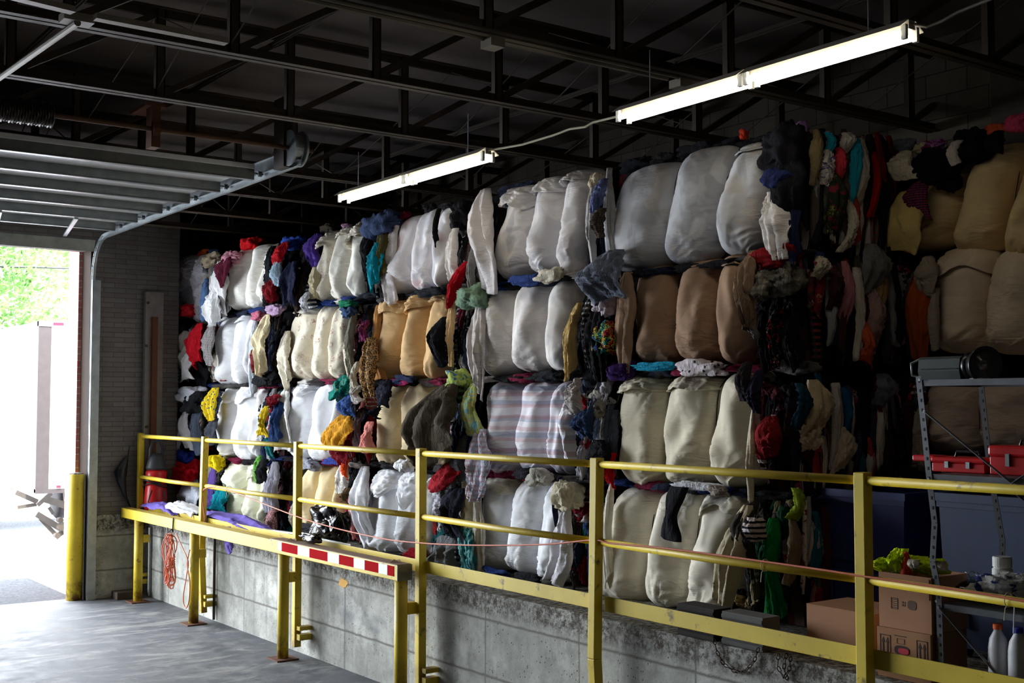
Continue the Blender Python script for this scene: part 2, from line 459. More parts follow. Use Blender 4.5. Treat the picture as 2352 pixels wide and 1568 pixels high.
p.box((PX0, q + .06, TZ - .26), (PX1, q + .10, TZ - .10), Matrix.Rotation(R(25), 3, 'X'))
p.build('stiffener_rib', M_RIB, d1)
for xx in (1.35, 2.05, 2.9):       # struts across the last panels
    m = MB(); m.bar((xx + 1.2, 14.35, TZ - .10), (xx + 1.5, 15.9, TZ - .10), .045, .02); m.build('diagonal_strut', M_GALV, d1)
def track(xx, s):
    m = MB()
    pts = [(xx, YW - .08, 0.02), (xx, YW - .08, TZ - .55)] + [(xx, YW - .08 - .5 * (1 - math.cos(a)), TZ - .55 + .5 * math.sin(a)) for a in [R(q) for q in range(15, 91, 15)]] + [(xx, 10.15, TZ - .03)]
    for A, B in zip(pts, pts[1:]):
        dv = Vector(B) - Vector(A)
        upv = Vector((0, dv.z, -dv.y)).normalized() if dv.length else Vector((0, 0, 1))
        m.bar(A, B, .006, .06, upv)
        off = upv * .03
        for sg in (-1, 1):
            m.bar(Vector(A) + off * sg - Vector((.018 * s, 0, 0)), Vector(B) + off * sg - Vector((.018 * s, 0, 0)), .036, .005, upv)
    m.build('door_track', M_GALV, d1)
    m = MB(); m.box((xx + .02 * s - .05, YW - .10, 0), (xx + .02 * s + .06, YW - .03, TZ - .6))
    m.box((xx - .003, 10.15, TZ - .0), (xx + .003, 15.6, TZ + .13)); m.box((xx - .04, 10.15, TZ + .12), (xx + .003, 15.6, TZ + .128))
    m.build('track_angle', M_GALV, d1)
track(PX1 + .13, 1)
track(PX0 - .13, -1)
for yy in (10.3,):
    m = bx((PX1 + .02, yy, TZ - .05), (PX1 + .10, yy + .22, TZ + .62)); m.build('track_hanger', M_DSTEEL, d1)
# counterbalance shaft, drum and torsion spring, hung ahead of the open door
sh = empty('counterbalance_shaft', (2.9, 10.2, 5.25), 'door counterbalance shaft with coiled torsion spring and cable drum under the roof joists', 'door spring')
SY = 10.25; SZ = at_y(690, 343, SY).z
m = MB(); m.tube([(-.5, SY, SZ), (PX1 + .3, SY, SZ)], .022, 10); m.build('shaft', M_RJ, sh)
M_SPR = plain('spring_steel', rgb(60, 54, 50), .35, .6)
m = MB(); N = 900; x0_, x1_ = -.4, 2.72
m.tube([(x0_ + (x1_ - x0_) * i / N, SY + .1 * math.cos(i * 1.0), SZ + .1 * math.sin(i * 1.0)) for i in range(N)], .013, 5)
m.build('torsion_spring', M_SPR, sh, smooth=True)
m = MB(); m.lathe((PX1 + .06, SY, SZ), [(.06, -.02), (.17, -.02), (.17, 0), (.13, .01), (.13, .09), (.17, .1), (.17, .12), (.06, .12)], 28, (1, 0, 0))
m.build('cable_drum', M_GALV, sh)
m = MB(); m.box((3.55, SY - .02, SZ - .16), (3.63, SY + .12, SZ + .22)); m.box((3.5, SY - .03, SZ + .2), (3.68, SY + .4, SZ + .23)); m.tube([(3.56, SY, SZ), (3.62, SY, SZ)], .07, 12)
m.build('bearing_bracket', M_RUST, sh)

# ---------------- roof joists
JB, JT = 5.02, 5.74
CHZ = .07
joist_labels = ['nearest roof joist over the right end of the lamps', 'second nearest roof joist with lit lower chord by the near lamp',
 'third roof joist crossing just behind the near lamp', 'fourth roof joist carrying the conduit line', 'fifth roof joist above the far lamp',
 'sixth roof joist beside the torsion spring', 'seventh roof joist over the open door panels', 'eighth roof joist over the door, third from the door wall',
 'ninth roof joist, second from the door wall', 'last roof joist against the door wall']
JY = [1.9, 3.36, 4.82, 6.28, 7.74, 9.2, 11.45, 12.9, 14.4, 15.75]
for k, yy in enumerate(JY):
    j = empty('roof_joist', (2, yy, JB), 'open-web dark steel joist, ' + joist_labels[k], 'roof joist', None)
    xa, xb_ = LEFT_X + 7, BACK_X
    def chord(z, s):
        m = MB()
        for sd in (-1, 1):
            m.box((xa, yy + sd * .012, z - .005), (xb_, yy + sd * (.012 + .055), z + .005) if sd > 0 else (xb_, yy - .067, z + .005)) if sd > 0 else m.box((xa, yy - .067, z - .005), (xb_, yy - .012, z + .005))
            m.box((xa, yy + sd * .012 - .004, z), (xb_, yy + sd * .012 + .004, z + s * CHZ)) if s > 0 else m.box((xa, yy + sd * .012 - .004, z - CHZ), (xb_, yy + sd * .012 + .004, z))
        return m
    chord(JB, 1).build('bottom_chord', M_JOIST, j)
    chord(JT, -1).build('top_chord', M_JOIST, j)
    xs = [xb_ - .35 - 1.12 * i for i in range(11)]
    for i, xx in enumerate(xs):
        if xx < xa: break
        m = MB(); m.box((xx - .035, yy - .03, JB), (xx + .035, yy - .02, JT)); m.box((xx - .035, yy - .03, JB), (xx - .027, yy + .03, JT)); m.box((xx + .027, yy - .03, JB), (xx + .035, yy + .03, JT))
        m.build('web_post', M_JOIST, j)
        m = MB(); m.bar((xx, yy, JB + .03), (xx + 1.12, yy, JT - .03), .05, .05); m.build('web_diagonal', M_JOIST, j)
# bridging: light angles along the building plus crossed rods between joists
bridg = [('horizontal bridging angle over the dock edge under the roof joists', 5.05, JB + .09), ('horizontal bridging angle above the garage floor under the roof deck', 2.6, JT - .1),
         ('high bridging angle under the deck over the bales', 7.3, JT - .1), ('high bridging angle under the deck near the lamps', 4.2, JT - .12)]
for lb, xx, zz in bridg[1:]:
    m = MB(); m.box((xx - .015, 1.5, zz - .015), (xx + .015, YW, zz + .015)); m.box((xx - .003, 1.5, zz - .03), (xx + .003, YW, zz + .015))
    tag(m.build('bridging_angle', M_DSTEEL), lb, 'steel angle')
M_CONDUIT0 = plain('bracing_paint', rgb(84, 76, 66), .6, .2)
where = ['between the two nearest joists', 'between the second and third joists', 'between the third and fourth joists', 'between the fourth and fifth joists',
         'between the fifth and sixth joists', 'between the sixth and seventh joists', 'between the seventh and eighth joists', 'between the eighth and ninth joists', 'between the last two joists']
for k in range(len(JY) - 1):
    for xx, nm in ((3.2, 'over the garage floor'), (6.0, 'over the dock'), (8.2, 'over the back of the bales')):
        m = MB()
        m.bar((xx, JY[k], JB + .05), (xx, JY[k + 1], JT - .05), .008, .008); m.bar((xx + .02, JY[k], JT - .05), (xx + .02, JY[k + 1], JB + .05), .008, .008)
        tag(m.build('cross_bracing', M_CONDUIT0), 'thin crossed bracing rods %s, %s' % (where[k], nm), 'bracing rods')
# conduit on the fourth joist with junction boxes
M_CONDUIT = plain('conduit_steel', rgb(120, 112, 98), .5, .4)
cd = empty('electrical_conduit', (3, 6.2, 4.98), 'grey electrical conduit with junction boxes strapped under a roof joist', 'conduit')
m = MB(); m.tube([(-2, 6.24, 4.985), (8.6, 6.24, 4.985)], .014, 8); m.tube([(-2, 6.31, 4.985), (6.0, 6.31, 4.985)], .02, 8); m.build('pipe_run', M_CONDUIT, cd)
for xx in (1.05, 4.42, 6.1):
    m = bx((xx - .055, 6.22, 4.92), (xx + .055, 6.34, 4.98)); m.build('junction_box', M_CONDUIT, cd)
m = MB(); m.tube([(xx_, 4.9, 5.0 + zz_) for xx_, zz_ in ((-.8, 0), (3.0, .0))], .02, 8)
# a pipe running off to the left from the unlit channel
pA, pB = at_z(0, 178, 4.9), at_z(178, 52, 4.9)
m = MB(); m.tube([pA + (pA - pB) * .4, pB], .022, 10); tag(m.build('ceiling_pipe', M_CONDUIT), 'bare steel pipe slanting from the ceiling at the upper left corner', 'pipe')
M_OFF = plain('unlit_lamp_white', rgb(150, 142, 128), .5)
pa, pb = at_z(40, -14, 4.93), at_z(176, 26, 4.93)
# unlit strip lamps hung end to end from the third joist
off = empty('unlit_strip_lamp', (1.2, 4.95, 4.9), 'unlit white strip lamp housings along a joist at the upper left', 'strip lamp')
A = at_y(60, 8, 6.4); Bq = at_y(400, 72, 6.4)
for (ax, ay), (bx_, by_) in (((-60, -32), (168, 24)), ((218, 38), (520, 96))):
    a = at_z(ax, ay, 4.93); b = at_z(bx_, by_, 4.93)
    m = MB(); m.bar(a, b, .07, .035); m.build('lamp_housing', M_OFF, off)
a = at_z(176, 46, 4.93); m = bx((a.x - .09, a.y - .06, 4.91), (a.x + .09, a.y + .06, 4.96)); m.build('end_box', M_OFF, off)

# ---------------- fluorescent lamps over the dock edge
def emis(name, c, s):
    mt = bpy.data.materials.new(name); mt.use_nodes = True; nt = mt.node_tree
    b = nt.nodes['Principled BSDF']; b.inputs['Base Color'].default_value = (.8, .8, .8, 1)
    b.inputs['Emission Color'].default_value = (*c, 1); b.inputs['Emission Strength'].default_value = s
    return mt
M_TUBE = emis('lit_fluorescent_tube', (1.0, .93, .78), 6)
M_HOUS = plain('lamp_enamel', rgb(190, 184, 170), .4)
def lamp(A, B, label):
    A, B = Vector(A), Vector(B); d = (B - A).normalized(); sd = d.cross(Vector((0, 0, 1))).normalized()
    r = empty('fluorescent_lamp', (A + B) / 2, label, 'fluorescent lamp', 'lit fluorescent lamps over the dock edge')
    L = (B - A).length; up = Vector((0, 0, 1))
    for k in range(2):
        s0 = A + d * (L * (.0 + .505 * k)); s1 = A + d * (L * (.495 + .505 * k))
        m = MB(); m.bar(s0 + up * .055, s1 + up * .055, .055, .05)
        for sg in (-1, 1):
            m.quad(s0 + up * .08 + sd * sg * .03, s1 + up * .08 + sd * sg * .03, s1 + up * .03 + sd * sg * .105, s0 + up * .03 + sd * sg * .105)
            m.quad(s0 + up * .083 + sd * sg * .03, s0 + up * .033 + sd * sg * .105, s1 + up * .033 + sd * sg * .105, s1 + up * .083 + sd * sg * .03)
        h = m.build('reflector_housing', M_HOUS, r)
        for sg in (-1, 1):
            m = MB(); m.tube([s0 + d * .03 + sd * sg * .05, s1 - d * .03 + sd * sg * .05], .019, 12); m.build('lit_tube', M_TUBE, r, smooth=True)
            for q, e in ((s0, 1), (s1, -1)):
                m = MB(); m.bar(q + d * .012 * e + sd * sg * .05 - up * .03, q + d * .012 * e + sd * sg * .05 + up * .05, .022, .03, d)
                m.build('tube_holder', M_WHITE, r)
    for f in (.12, .88):
        p = A + d * (L * f); m = MB(); m.tube([p + up * .08, p + up * .42], .004, 6); m.build('hanger_wire', M_GALV, r)
    return r
LX = 5.5
def lp(px, py): return at_x(px, py, LX)
L1a, L1b = lp(789, 461), lp(1122, 360)
L2a, L2b = lp(1430, 270), lp(2095, 84)
print('LAMPS', L1a, L1b, (L1a - L1b).length, L2a, L2b, (L2a - L2b).length)
L1a.z = L1b.z = (L1a.z + L1b.z) / 2; L2a.z = L2b.z = (L2a.z + L2b.z) / 2
lamp(L1a, L1b, 'far lit twin-tube fluorescent lamp, the shorter one, over the middle bales')
lamp(L2a, L2b, 'near lit twin-tube fluorescent lamp over the right bales')
pw = [L1b + Vector((0, 0, .06))]
for px, py in ((1200, 332), (1270, 311), (1310, 296), (1345, 291), (1362, 281), (1395, 273), (1424, 266)): pw.append(lp(px, py))
m = MB(); m.tube(pw, .009, 8); tag(m.build('lamp_power_cable', plain('cable_white', rgb(190, 180, 150), .6)), 'pale armoured cable linking the two lit lamps', 'cable')
pw = [L2b + Vector((0, 0, .06))] + [lp(px, py) for px, py in ((2130, 62), (2165, 48), (2200, 28), (2250, 8), (2300, -12))]
m = MB(); m.tube(pw, .009, 8); tag(m.build('lamp_power_cable', M_CONDUIT), 'dark cable rising from the right end of the near lamp', 'cable')

# ---------------- steel column and lining on the walls
tag(bx((9.0, at_x(2352, 200, 9.0).y - .3, DOCK_Z), (9.19, at_x(2275, 200, 9.0).y, ROOF_Z)).build('steel_column', M_DSTEEL), 'dark square column behind the right-hand bales up to the roof', 'column')
cz = empty('column_guard', (5.95, YW - .1, DOCK_Z), 'white-edged rusty steel channel upright against the far wall', 'steel channel')
gx0 = at_y(331, 800, YW - .06).x; gx1 = at_y(372, 800, YW - .06).x
zt = at_y(350, 671, YW - .06).z
bx((gx0, YW - .10, DOCK_Z), (gx1, YW - .02, zt)).build('backing_board', plain('chalky_paint', rgb(120, 112, 104), .8), cz)
bx((gx0 + (gx1 - gx0) * .32, YW - .16, DOCK_Z), (gx0 + (gx1 - gx0) * .62, YW - .10, zt - .35)).build('rusty_channel', M_RUST, cz)
m = MB()
for px, py in ((340, 695), (336, 794), (349, 793), (336, 980)):
    p = at_y(px, py, YW - .1); m.lathe((p.x, YW - .10, p.z), [(.02, 0), (.02, -.02)], 10, (0, 1, 0))
m.build('bolt', M_DSTEEL, cz)

# ================================================================== outside
t = NT('asphalt'); v = t.coord(kind='World'); f = t.noise(v, 22, 6, .8); f2 = t.noise(v, .8, 3)
M_ASPH = t.out(t.ramp(f, [(.35, rgb(118, 120, 124)), (.65, rgb(182, 184, 188))]), .9, t.bump(f, .5, .02), 0, .2)
struct(bx((-40, YW + .2, -.25), (60, 90, -.04)), 'floor_outside', M_ASPH)
t = NT('gravel_painted_shade'); v = t.coord(kind='World'); f = t.noise(v, 26, 6, .8)  # gravel strip coloured dark to paint the building's shade on the ground
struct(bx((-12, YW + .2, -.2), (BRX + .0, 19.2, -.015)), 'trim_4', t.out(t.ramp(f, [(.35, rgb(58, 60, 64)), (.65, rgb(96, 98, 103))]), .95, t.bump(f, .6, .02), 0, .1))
tr = empty('semi_trailer', (6.2, 24, 0), 'white box trailer with pale corner post parked outside the open door', 'trailer')
M_TRW = plain('trailer_white', rgb(236, 236, 240), .4, var=.03)
M_TRG = plain('trailer_aluminium', rgb(60, 54, 54), .7, .0, var=.1)
TY = 22.5
tl, trr = at_y(88, 800, TY), at_y(330, 800, TY)
tz1, tz0 = at_y(120, 738, TY).z, at_y(120, 1130, TY).z
tx0, tx1 = tl.x, tl.x + 2.5
bx((tx0 + .02, TY + .03, tz0), (tx1 - .02, TY + 9, tz1)).build('cargo_box', M_TRW, tr, bevel=.02)
cw = at_y(118, 800, TY).x - tx0
bx((tx0, TY, tz0), (tx0 + cw, TY + .12, tz1)).build('corner_post', M_TRG, tr)
bx((tx1 - cw, TY, tz0), (tx1, TY + .12, tz1)).build('corner_post', M_TRG, tr)
bx((tx0, TY - .01, tz1 - .09), (tx1, TY + .1, tz1)).build('top_rail', M_TRW, tr)
bx((tx0, TY - .01, tz0 - .02), (tx1, TY + .1, tz0 + .06)).build('rear_sill', M_TRG, tr)
M_RED = plain('red_lens', rgb(214, 40, 60), .4, var=.05)
a, b = at_y(122, 740, TY), at_y(146, 740, TY)
bx((a.x, TY - .025, tz1 - .07), (b.x, TY - .01, tz1 - .015)).build('marker_light', M_RED, tr)
a, b = at_y(129, 1118, TY), at_y(139, 1118, TY)
bx((a.x, TY - .025, a.z - .02), (b.x, TY - .01, a.z + .03)).build('marker_light', M_RED, tr)
M_UF = plain('underframe_grey', rgb(74, 68, 62), .6, .2)
def tp(px, py, dy=0): return at_y(px, py, TY + .4 + dy)
for i, (p0, p1, w) in enumerate((((86, 1160), (118, 1132), .08), ((100, 1145), (150, 1160), .14), ((84, 1180), (142, 1215), .12), ((92, 1190), (135, 1235), .08),
                   ((112, 1165), (122, 1180), .06), ((135, 1200), (162, 1225), .14), ((128, 1232), (158, 1212), .1), ((150, 1130), (158, 1220), .08), ((36, 1130), (86, 1152), .1), ((40, 1165), (84, 1158), .07))):
    m = MB(); m.bar(tp(*p0, i * .05), tp(*p1, i * .05), w * .9, .05, (0, 1, 0)); m.build('tail_lift_arm', M_UF, tr)
for px, py in ((135, 1193), (135, 1209), (128, 1228)):
    p = tp(px, py); m = MB(); m.lathe(p, [(.05, 0), (.05, -.14)], 12, (0, 1, 0)); m.build('pivot_bolt', M_DSTEEL, tr)
for xx in (tx0 + .3, tx1 - .3):
    for yy in (TY + 5.2, TY + 6.4):
        m = MB(); m.lathe((xx - .12, yy, .5), [(.2, 0), (.46, 0), (.52, .05), (.52, .2), (.46, .25), (.2, .25)], 36, (1, 0, 0)); m.build('wheel', M_TRG, tr, smooth=True)
# second vehicle's pale flank further left
v2 = empty('box_truck', (1.0, 26, 0), 'pale box truck beyond the trailer, blown out by the sun', 'truck')
q0, q1 = at_y(-300, 800, 26), at_y(60, 800, 26); zt2 = at_y(40, 748, 26).z; zb2 = at_y(40, 1125, 26).z
bx((q0.x, 26, zb2), (min(q1.x - .1, tx0 - .1), 33, zt2)).build('cargo_box', M_TRW, v2, bevel=.03)
p = at_y(14, 1150, 26)
bx((min(at_y(8, 1100, 26).x, tx0 - .5), 26.0, .55), (min(at_y(20, 1100, 26).x, tx0 - .2), 26.05, zb2)).build('mud_flap', M_UF, v2)
# trees
def tree(x, y, h, r, label, seed, c):
    rnd = random.Random(seed); tt = empty('tree', (x, y, 0), label, 'tree', 'trees beyond the yard')
    m = MB(); m.tube([(x, y, 0), (x + .1, y, h * .35), (x - .1, y, h * .7)], [.28, .2, .1], 8); m.build('trunk', plain('bark', rgb(120, 100, 80), .9), tt, smooth=True)
    m = MB()
    cl = [(rnd.gauss(0, .45) * r, rnd.gauss(0, .45) * r, h * .62 + rnd.gauss(0, .22) * h, r * rnd.uniform(.25, .45)) for _ in range(26)]
    for cx, cyy, cz_, cr in cl:
        for _ in range(260):
            d = Vector((rnd.gauss(0, 1), rnd.gauss(0, 1), rnd.gauss(0, 1))).normalized() * cr * rnd.uniform(.6, 1.05)
            p = Vector((x + cx, y + cyy, cz_)) + d; s_ = rnd.uniform(.06, .13)
            a = Vector((rnd.gauss(0, 1), rnd.gauss(0, 1), rnd.gauss(0, 1))).normalized() * s_; b = a.orthogonal().normalized() * s_ * .6
            m.quad(p - a, p - b, p + a, p + b)
    mt = NT('leaves'); vv = mt.coord(kind='World'); f = mt.noise(vv, .9, 3)
    mm = mt.out(mt.ramp(f, [(.4, tuple(k * .55 for k in c)), (.6, c)]), .7, None, 0, .2)
    m.build('foliage', mm, tt)
tree(8.0, 36, 9.5, 3.0, 'dark-gapped leafy tree at the left edge of the door opening', 1, rgb(74, 118, 44))
tree(13.6, 46, 12.0, 3.0, 'tall leafy tree right above the white trailer', 2, rgb(96, 140, 56))
tree(14.0, 60, 15.5, 4.4, 'pale leafy tree behind the middle of the door opening', 3, rgb(120, 158, 78))
# overhead line
m = MB(); m.tube([at_y(-60, 612, 34), at_y(60, 613, 34), at_y(240, 618, 34)], .03, 6)
tag(m.build('overhead_wire', M_BLACK), 'thin overhead wire crossing in front of the trees', 'wire')
# ================================================================== baled clothes
N = noise.noise
FX = 6.62                                   # face plane the lobes bulge from
def sgnpow(v, e): return math.copysign(abs(v) ** e, v)
def ridge(x): return 1 - 2.6 * abs(x)
def fans(rnd, n, spots):
    """pull points: (u, v, folds, strength, reach, phase)"""
    out = []
    for _ in range(n):
        u, v = spots(rnd)
        out.append((u, v, rnd.uniform(2.2, 5.5), rnd.uniform(.5, 1.0), rnd.uniform(.35, .9), rnd.uniform(0, 90)))
    return out
def fan_height(F, u, v):
    h = 0
    for fu, fv, n, st, reach, ph in F:
        du, dv = u - fu, v - fv; d = math.sqrt(du * du + dv * dv) + 1e-5
        an = math.atan2(dv, du)
        w = d / (d + .10) * math.exp(-(d / reach) ** 2 * .9)
        h += st * w * (ridge(N(Vector((math.cos(an) * n + ph, math.sin(an) * n, d * .8)))) * .75 + .35 * ridge(N(Vector((math.cos(an) * n * 2.3, math.sin(an) * n * 2.3 + ph, d * 1.5)))))
    return h
def lobe_mesh(y0, y1, zt, zb, xb, depth, lean, seed, nu=34, nv=60, wr=1.0, inflate=0.0, s_lo=-1.0, s_hi=1.0, hem=0.0, crumple=0.0, face='x'):
    """one bulge of sheet between two wires: flat-shouldered, round in plan, creased where it is pulled in"""
    yc, hy, zc, hz = (y0 + y1) / 2, abs(y0 - y1) / 2 * 1.05, (zt + zb) / 2, (zt - zb) / 2 * 1.03
    rnd = random.Random(seed); ox, oy = rnd.uniform(0, 50), rnd.uniform(0, 50)
    tilt = rnd.uniform(-.9, .9); kz = rnd.uniform(5.5, 8); hs = rnd.uniform(-.35, .35)
    asp = hz / hy
    F = fans(rnd, 4, lambda r: (r.choice((-1.05, 1.05)), r.uniform(-1, 1) * asp)) + fans(rnd, 3, lambda r: (r.uniform(-.9, .9), r.choice((-1, 1, -1)) * asp * .98))
    if crumple: F2 = fans(rnd, 7, lambda r: (r.uniform(-1, 1), r.uniform(.2, 1) * asp))
    rows = []
    for j in range(nv + 1):
        t_ = s_lo + (s_hi - s_lo) * j / nv
        row = []
        for i in range(nu + 1):
            u = -1 + 2.0 * i / nu
            u = .55 * u + .45 * math.sin(u * PI / 2)
            tt = t_
            if hem and j > 0 and s_hi < s_lo:
                q = j / nv
                tt = s_lo + (s_hi - s_lo) * q * (1 - hem * (.5 + .9 * N(Vector((u * 1.2 + ox, 3.1, oy))) + hs * u))
            s = max(-1, min(1, .5 * tt + .5 * math.sin(tt * PI / 2)))
            rx = max(0.0, 1 - abs(s) ** 4.2) ** .5
            ry = max(0.0, 1 - abs(s) ** 8.0) ** .35
            cu = max(0.0, 1 - abs(u) ** 2.3) ** .52
            y = hy * u * ry * (1 + .05 * N(Vector((oy, s * 2.0, ox))))
            d = depth * (rx * .86 + .14 * ry) * cu * (1 + .20 * N(Vector((u * 1.3 + ox, s * 1.5, 0))))
            d *= (1 + .12 * -s)
            z = hz * s
            # stretched creases, strongest at foot and shoulder, plus fans from the pull points
            a = .10 + .9 * min(1, max(0, (-s - .30) * 1.7)) + .7 * max(0, s - .66) * 2
            mk = max(0, min(1, .55 + 1.6 * N(Vector((ox + u, s * 1.6, 9)))))
            ph = z * kz + y * tilt * kz * .35 + .12 * math.cos(u * 2) * kz * -s
            cr = N(Vector((y * 1.3 + ox, ph * 1.5, oy)))
            cr2 = N(Vector((y * 2.6 + oy, ph * 3.4, ox)))
            disp = wr * (.030 * a * ridge(cr) + .019 * a * ridge(cr2)) * mk + wr * .024 * fan_height(F, u, s * asp) + .026 * N(Vector((y * 3 + ox, z * 2.6, 7)))
            if crumple:
                p = Vector((y * 5 + ox, z * 6 + d * 3, oy))
                disp += crumple * (.028 * ridge(N(p)) + .034 * fan_height(F2, u, s * asp))
            d += (disp + inflate) * (cu ** .4)
            y += lean * 1.6 * s + (inflate * u * .8)
            row.append(Vector((xb - max(d, -.03), yc - y, zc + z + (inflate * .5 if s > .9 else 0))))
        rows.append(row)
    return rows

def cloth_rows(A, B, w0, w1, out, side, seed, nu=16, nv=26, fold=.22, puff=.07, crumple=.02, ragged=.25, kfold=None, taper=.35):
    """a hanging piece of clothing from A (gathered, tucked in) to B; out = away from the stack, side = across"""
    rnd = random.Random(seed); ox, oy, oz = (rnd.uniform(0, 60) for _ in range(3))
    k = kfold or rnd.uniform(1.0, 2.4); ph = rnd.uniform(0, 6.3); sway = rnd.uniform(-.22, .22); skew = rnd.uniform(-.25, .25); shape = rnd.random(); vee = rnd.uniform(-.10, .14)
    A, B = Vector(A), Vector(B); L = (B - A).length; W = max(w0, w1); asp = L / max(W, .02); rows = []
    F = fans(rnd, 2, lambda r: (r.uniform(-.35, .35), r.uniform(-.02, .1) * asp)) + fans(rnd, 4, lambda r: (r.choice((-.55, .55)), r.uniform(0, 1) * asp)) + fans(rnd, 2, lambda r: (r.uniform(-.4, .4), r.uniform(.2, .8) * asp))
    end = .55 if shape < .35 else (.8 if shape < .7 else 1.05)
    for j in range(nv + 1):
        s = j / nv
        w = (w0 + (w1 - w0) * s) * (taper + (1 - taper) * min(1, (s * 2.6) ** .8)) * (1 + (end - 1) * max(0, s - .45) / .55)
        w *= 1 + .22 * N(Vector((ox, s * 2.4, 4)))
        if shape > .85: w *= .82 + .3 * math.cos(s * 6)
        row = []
        for i in range(nu + 1):
            u = i / nu - .5
            ss = s + s * s * (skew * u + vee * (1 - 4 * u * u) * W / L * 2 + .10 * ragged * N(Vector((u * 3 + ox, oy, 1))))
            p = A + (B - A) * max(0, ss)
            c = side * (u * w + sway * w * math.sin(s * PI * 1.2) + .10 * W * N(Vector((ox, s * 2, 3))))
            b = puff * math.sin(PI * min(1, .10 + s * .93)) * (1 - 1.6 * u * u) - .022 * max(0, abs(u) * 2 - .70) / .30
            x = k * (u + .12 * math.sin(s * 3 + ox) * (1 - s * .3))
            f1 = N(Vector((x * 2.2 + ox, s * .9 + oz, oy))); f2 = N(Vector((x * 5 + oy, s * 1.4, oz)))
            fo = fold * W * (.25 + .75 * min(1, s * 2)) * (ridge(f1) * .46 + ridge(f2) * .2)
            fo += crumple * 1.15 * fan_height(F, u, s * asp) * min(1, W / .12)
            row.append(p + c + out * (b + fo))
        rows.append(row)
    return rows
def bundle_mesh(m, c, r, seed, n=28, amp=.4, axis=0):
    """a wad of gathered cloth: folds run from one gathered end to the other"""
    rnd = random.Random(seed); o = Vector((rnd.uniform(0, 50), rnd.uniform(0, 50), rnd.uniform(0, 50))); c = Vector(c)
    ax = Vector((rnd.gauss(0, .4), rnd.gauss(0, 1), rnd.gauss(0, .8))).normalized(); e1 = ax.orthogonal().normalized(); e2 = ax.cross(e1)
    kf = rnd.uniform(1.5, 2.3); tw = rnd.uniform(-1.2, 1.2)
    rows = []
    for j in range(n + 1):
        th = PI * j / n; row = []
        for i in range(2 * n + 1):
            ph = 2 * PI * (i % (2 * n)) / (2 * n)
            d = Vector((math.sin(th) * math.cos(ph), math.sin(th) * math.sin(ph), math.cos(th)))
            t_ = d.dot(ax); an = math.atan2(d.dot(e2), d.dot(e1)) + tw * t_ + .9 * N(d * 1.1 + o)
            rr = math.sqrt(max(0, 1 - t_ * t_))
            q = Vector((math.cos(an) * kf, math.sin(an) * kf, t_ * .55)) + o
            f = (ridge(N(q)) * .62 + .28 * ridge(N(q * 2.1 + o))) * amp * (.25 + .75 * rr)
            f += .55 * N(d * 1.2 - o) + .22 * N(d * 2.6 + o) - .08
            # squarish so it does not read as a ball
            sq = 1 / max(.74, (abs(d.x) ** 3 + abs(d.y) ** 3 + abs(d.z) ** 3) ** (1 / 3.))
            row.append(c + Vector((d.x * r[0], d.y * r[1], d.z * r[2])) * (1 + f) * sq * .95)
        rows.append(row)
    m.grid(rows)

OUTX, SIDEY = Vector((-1, 0, 0)), Vector((0, -1, 0))
BLACKS = [(24, 24, 28), (30, 28, 34), (20, 20, 22), (34, 36, 46), (40, 38, 40)]
PAL = {
 'black': [(14, 14, 16), (20, 18, 22), (12, 12, 14), (26, 24, 28), (18, 20, 30), (16, 14, 14), (34, 12, 14), (22, 24, 22)],
 'dark': [(22, 22, 26), (30, 30, 40), (36, 34, 36), (26, 34, 54), (60, 58, 62), (20, 20, 22), (44, 40, 44), (70, 18, 26), (40, 50, 70), (84, 80, 82), (60, 46, 40), (18, 18, 20), (16, 16, 20), (30, 30, 32)],
 'mix': [(24, 24, 28), (190, 188, 190), (36, 48, 78), (120, 22, 32), (22, 22, 26), (30, 32, 40), (120, 116, 116), (28, 28, 34), (214, 206, 190), (66, 88, 120), (92, 24, 40), (36, 38, 44), (150, 140, 124), (60, 64, 50), (200, 198, 204), (30, 110, 116)],
 'light': [(200, 198, 204), (214, 206, 190), (150, 150, 160), (120, 132, 160), (36, 38, 46), (24, 24, 28), (176, 170, 160), (90, 100, 120), (170, 26, 40), (228, 224, 222)],
 'warm': [(22, 20, 22), (120, 30, 34), (60, 34, 40), (150, 120, 90), (30, 30, 36), (180, 60, 70), (34, 40, 60), (96, 84, 70), (26, 26, 28), (200, 120, 120)],
 'end': [(24, 24, 26), (196, 186, 172), (120, 24, 30), (30, 30, 34), (90, 80, 70), (150, 150, 152), (40, 60, 90), (60, 60, 66), (20, 20, 22), (170, 60, 50), (160, 110, 110), (30, 90, 110), (90, 92, 50), (210, 200, 186), (70, 30, 34), (26, 26, 30), (66, 44, 40)],
}
_gm = {}
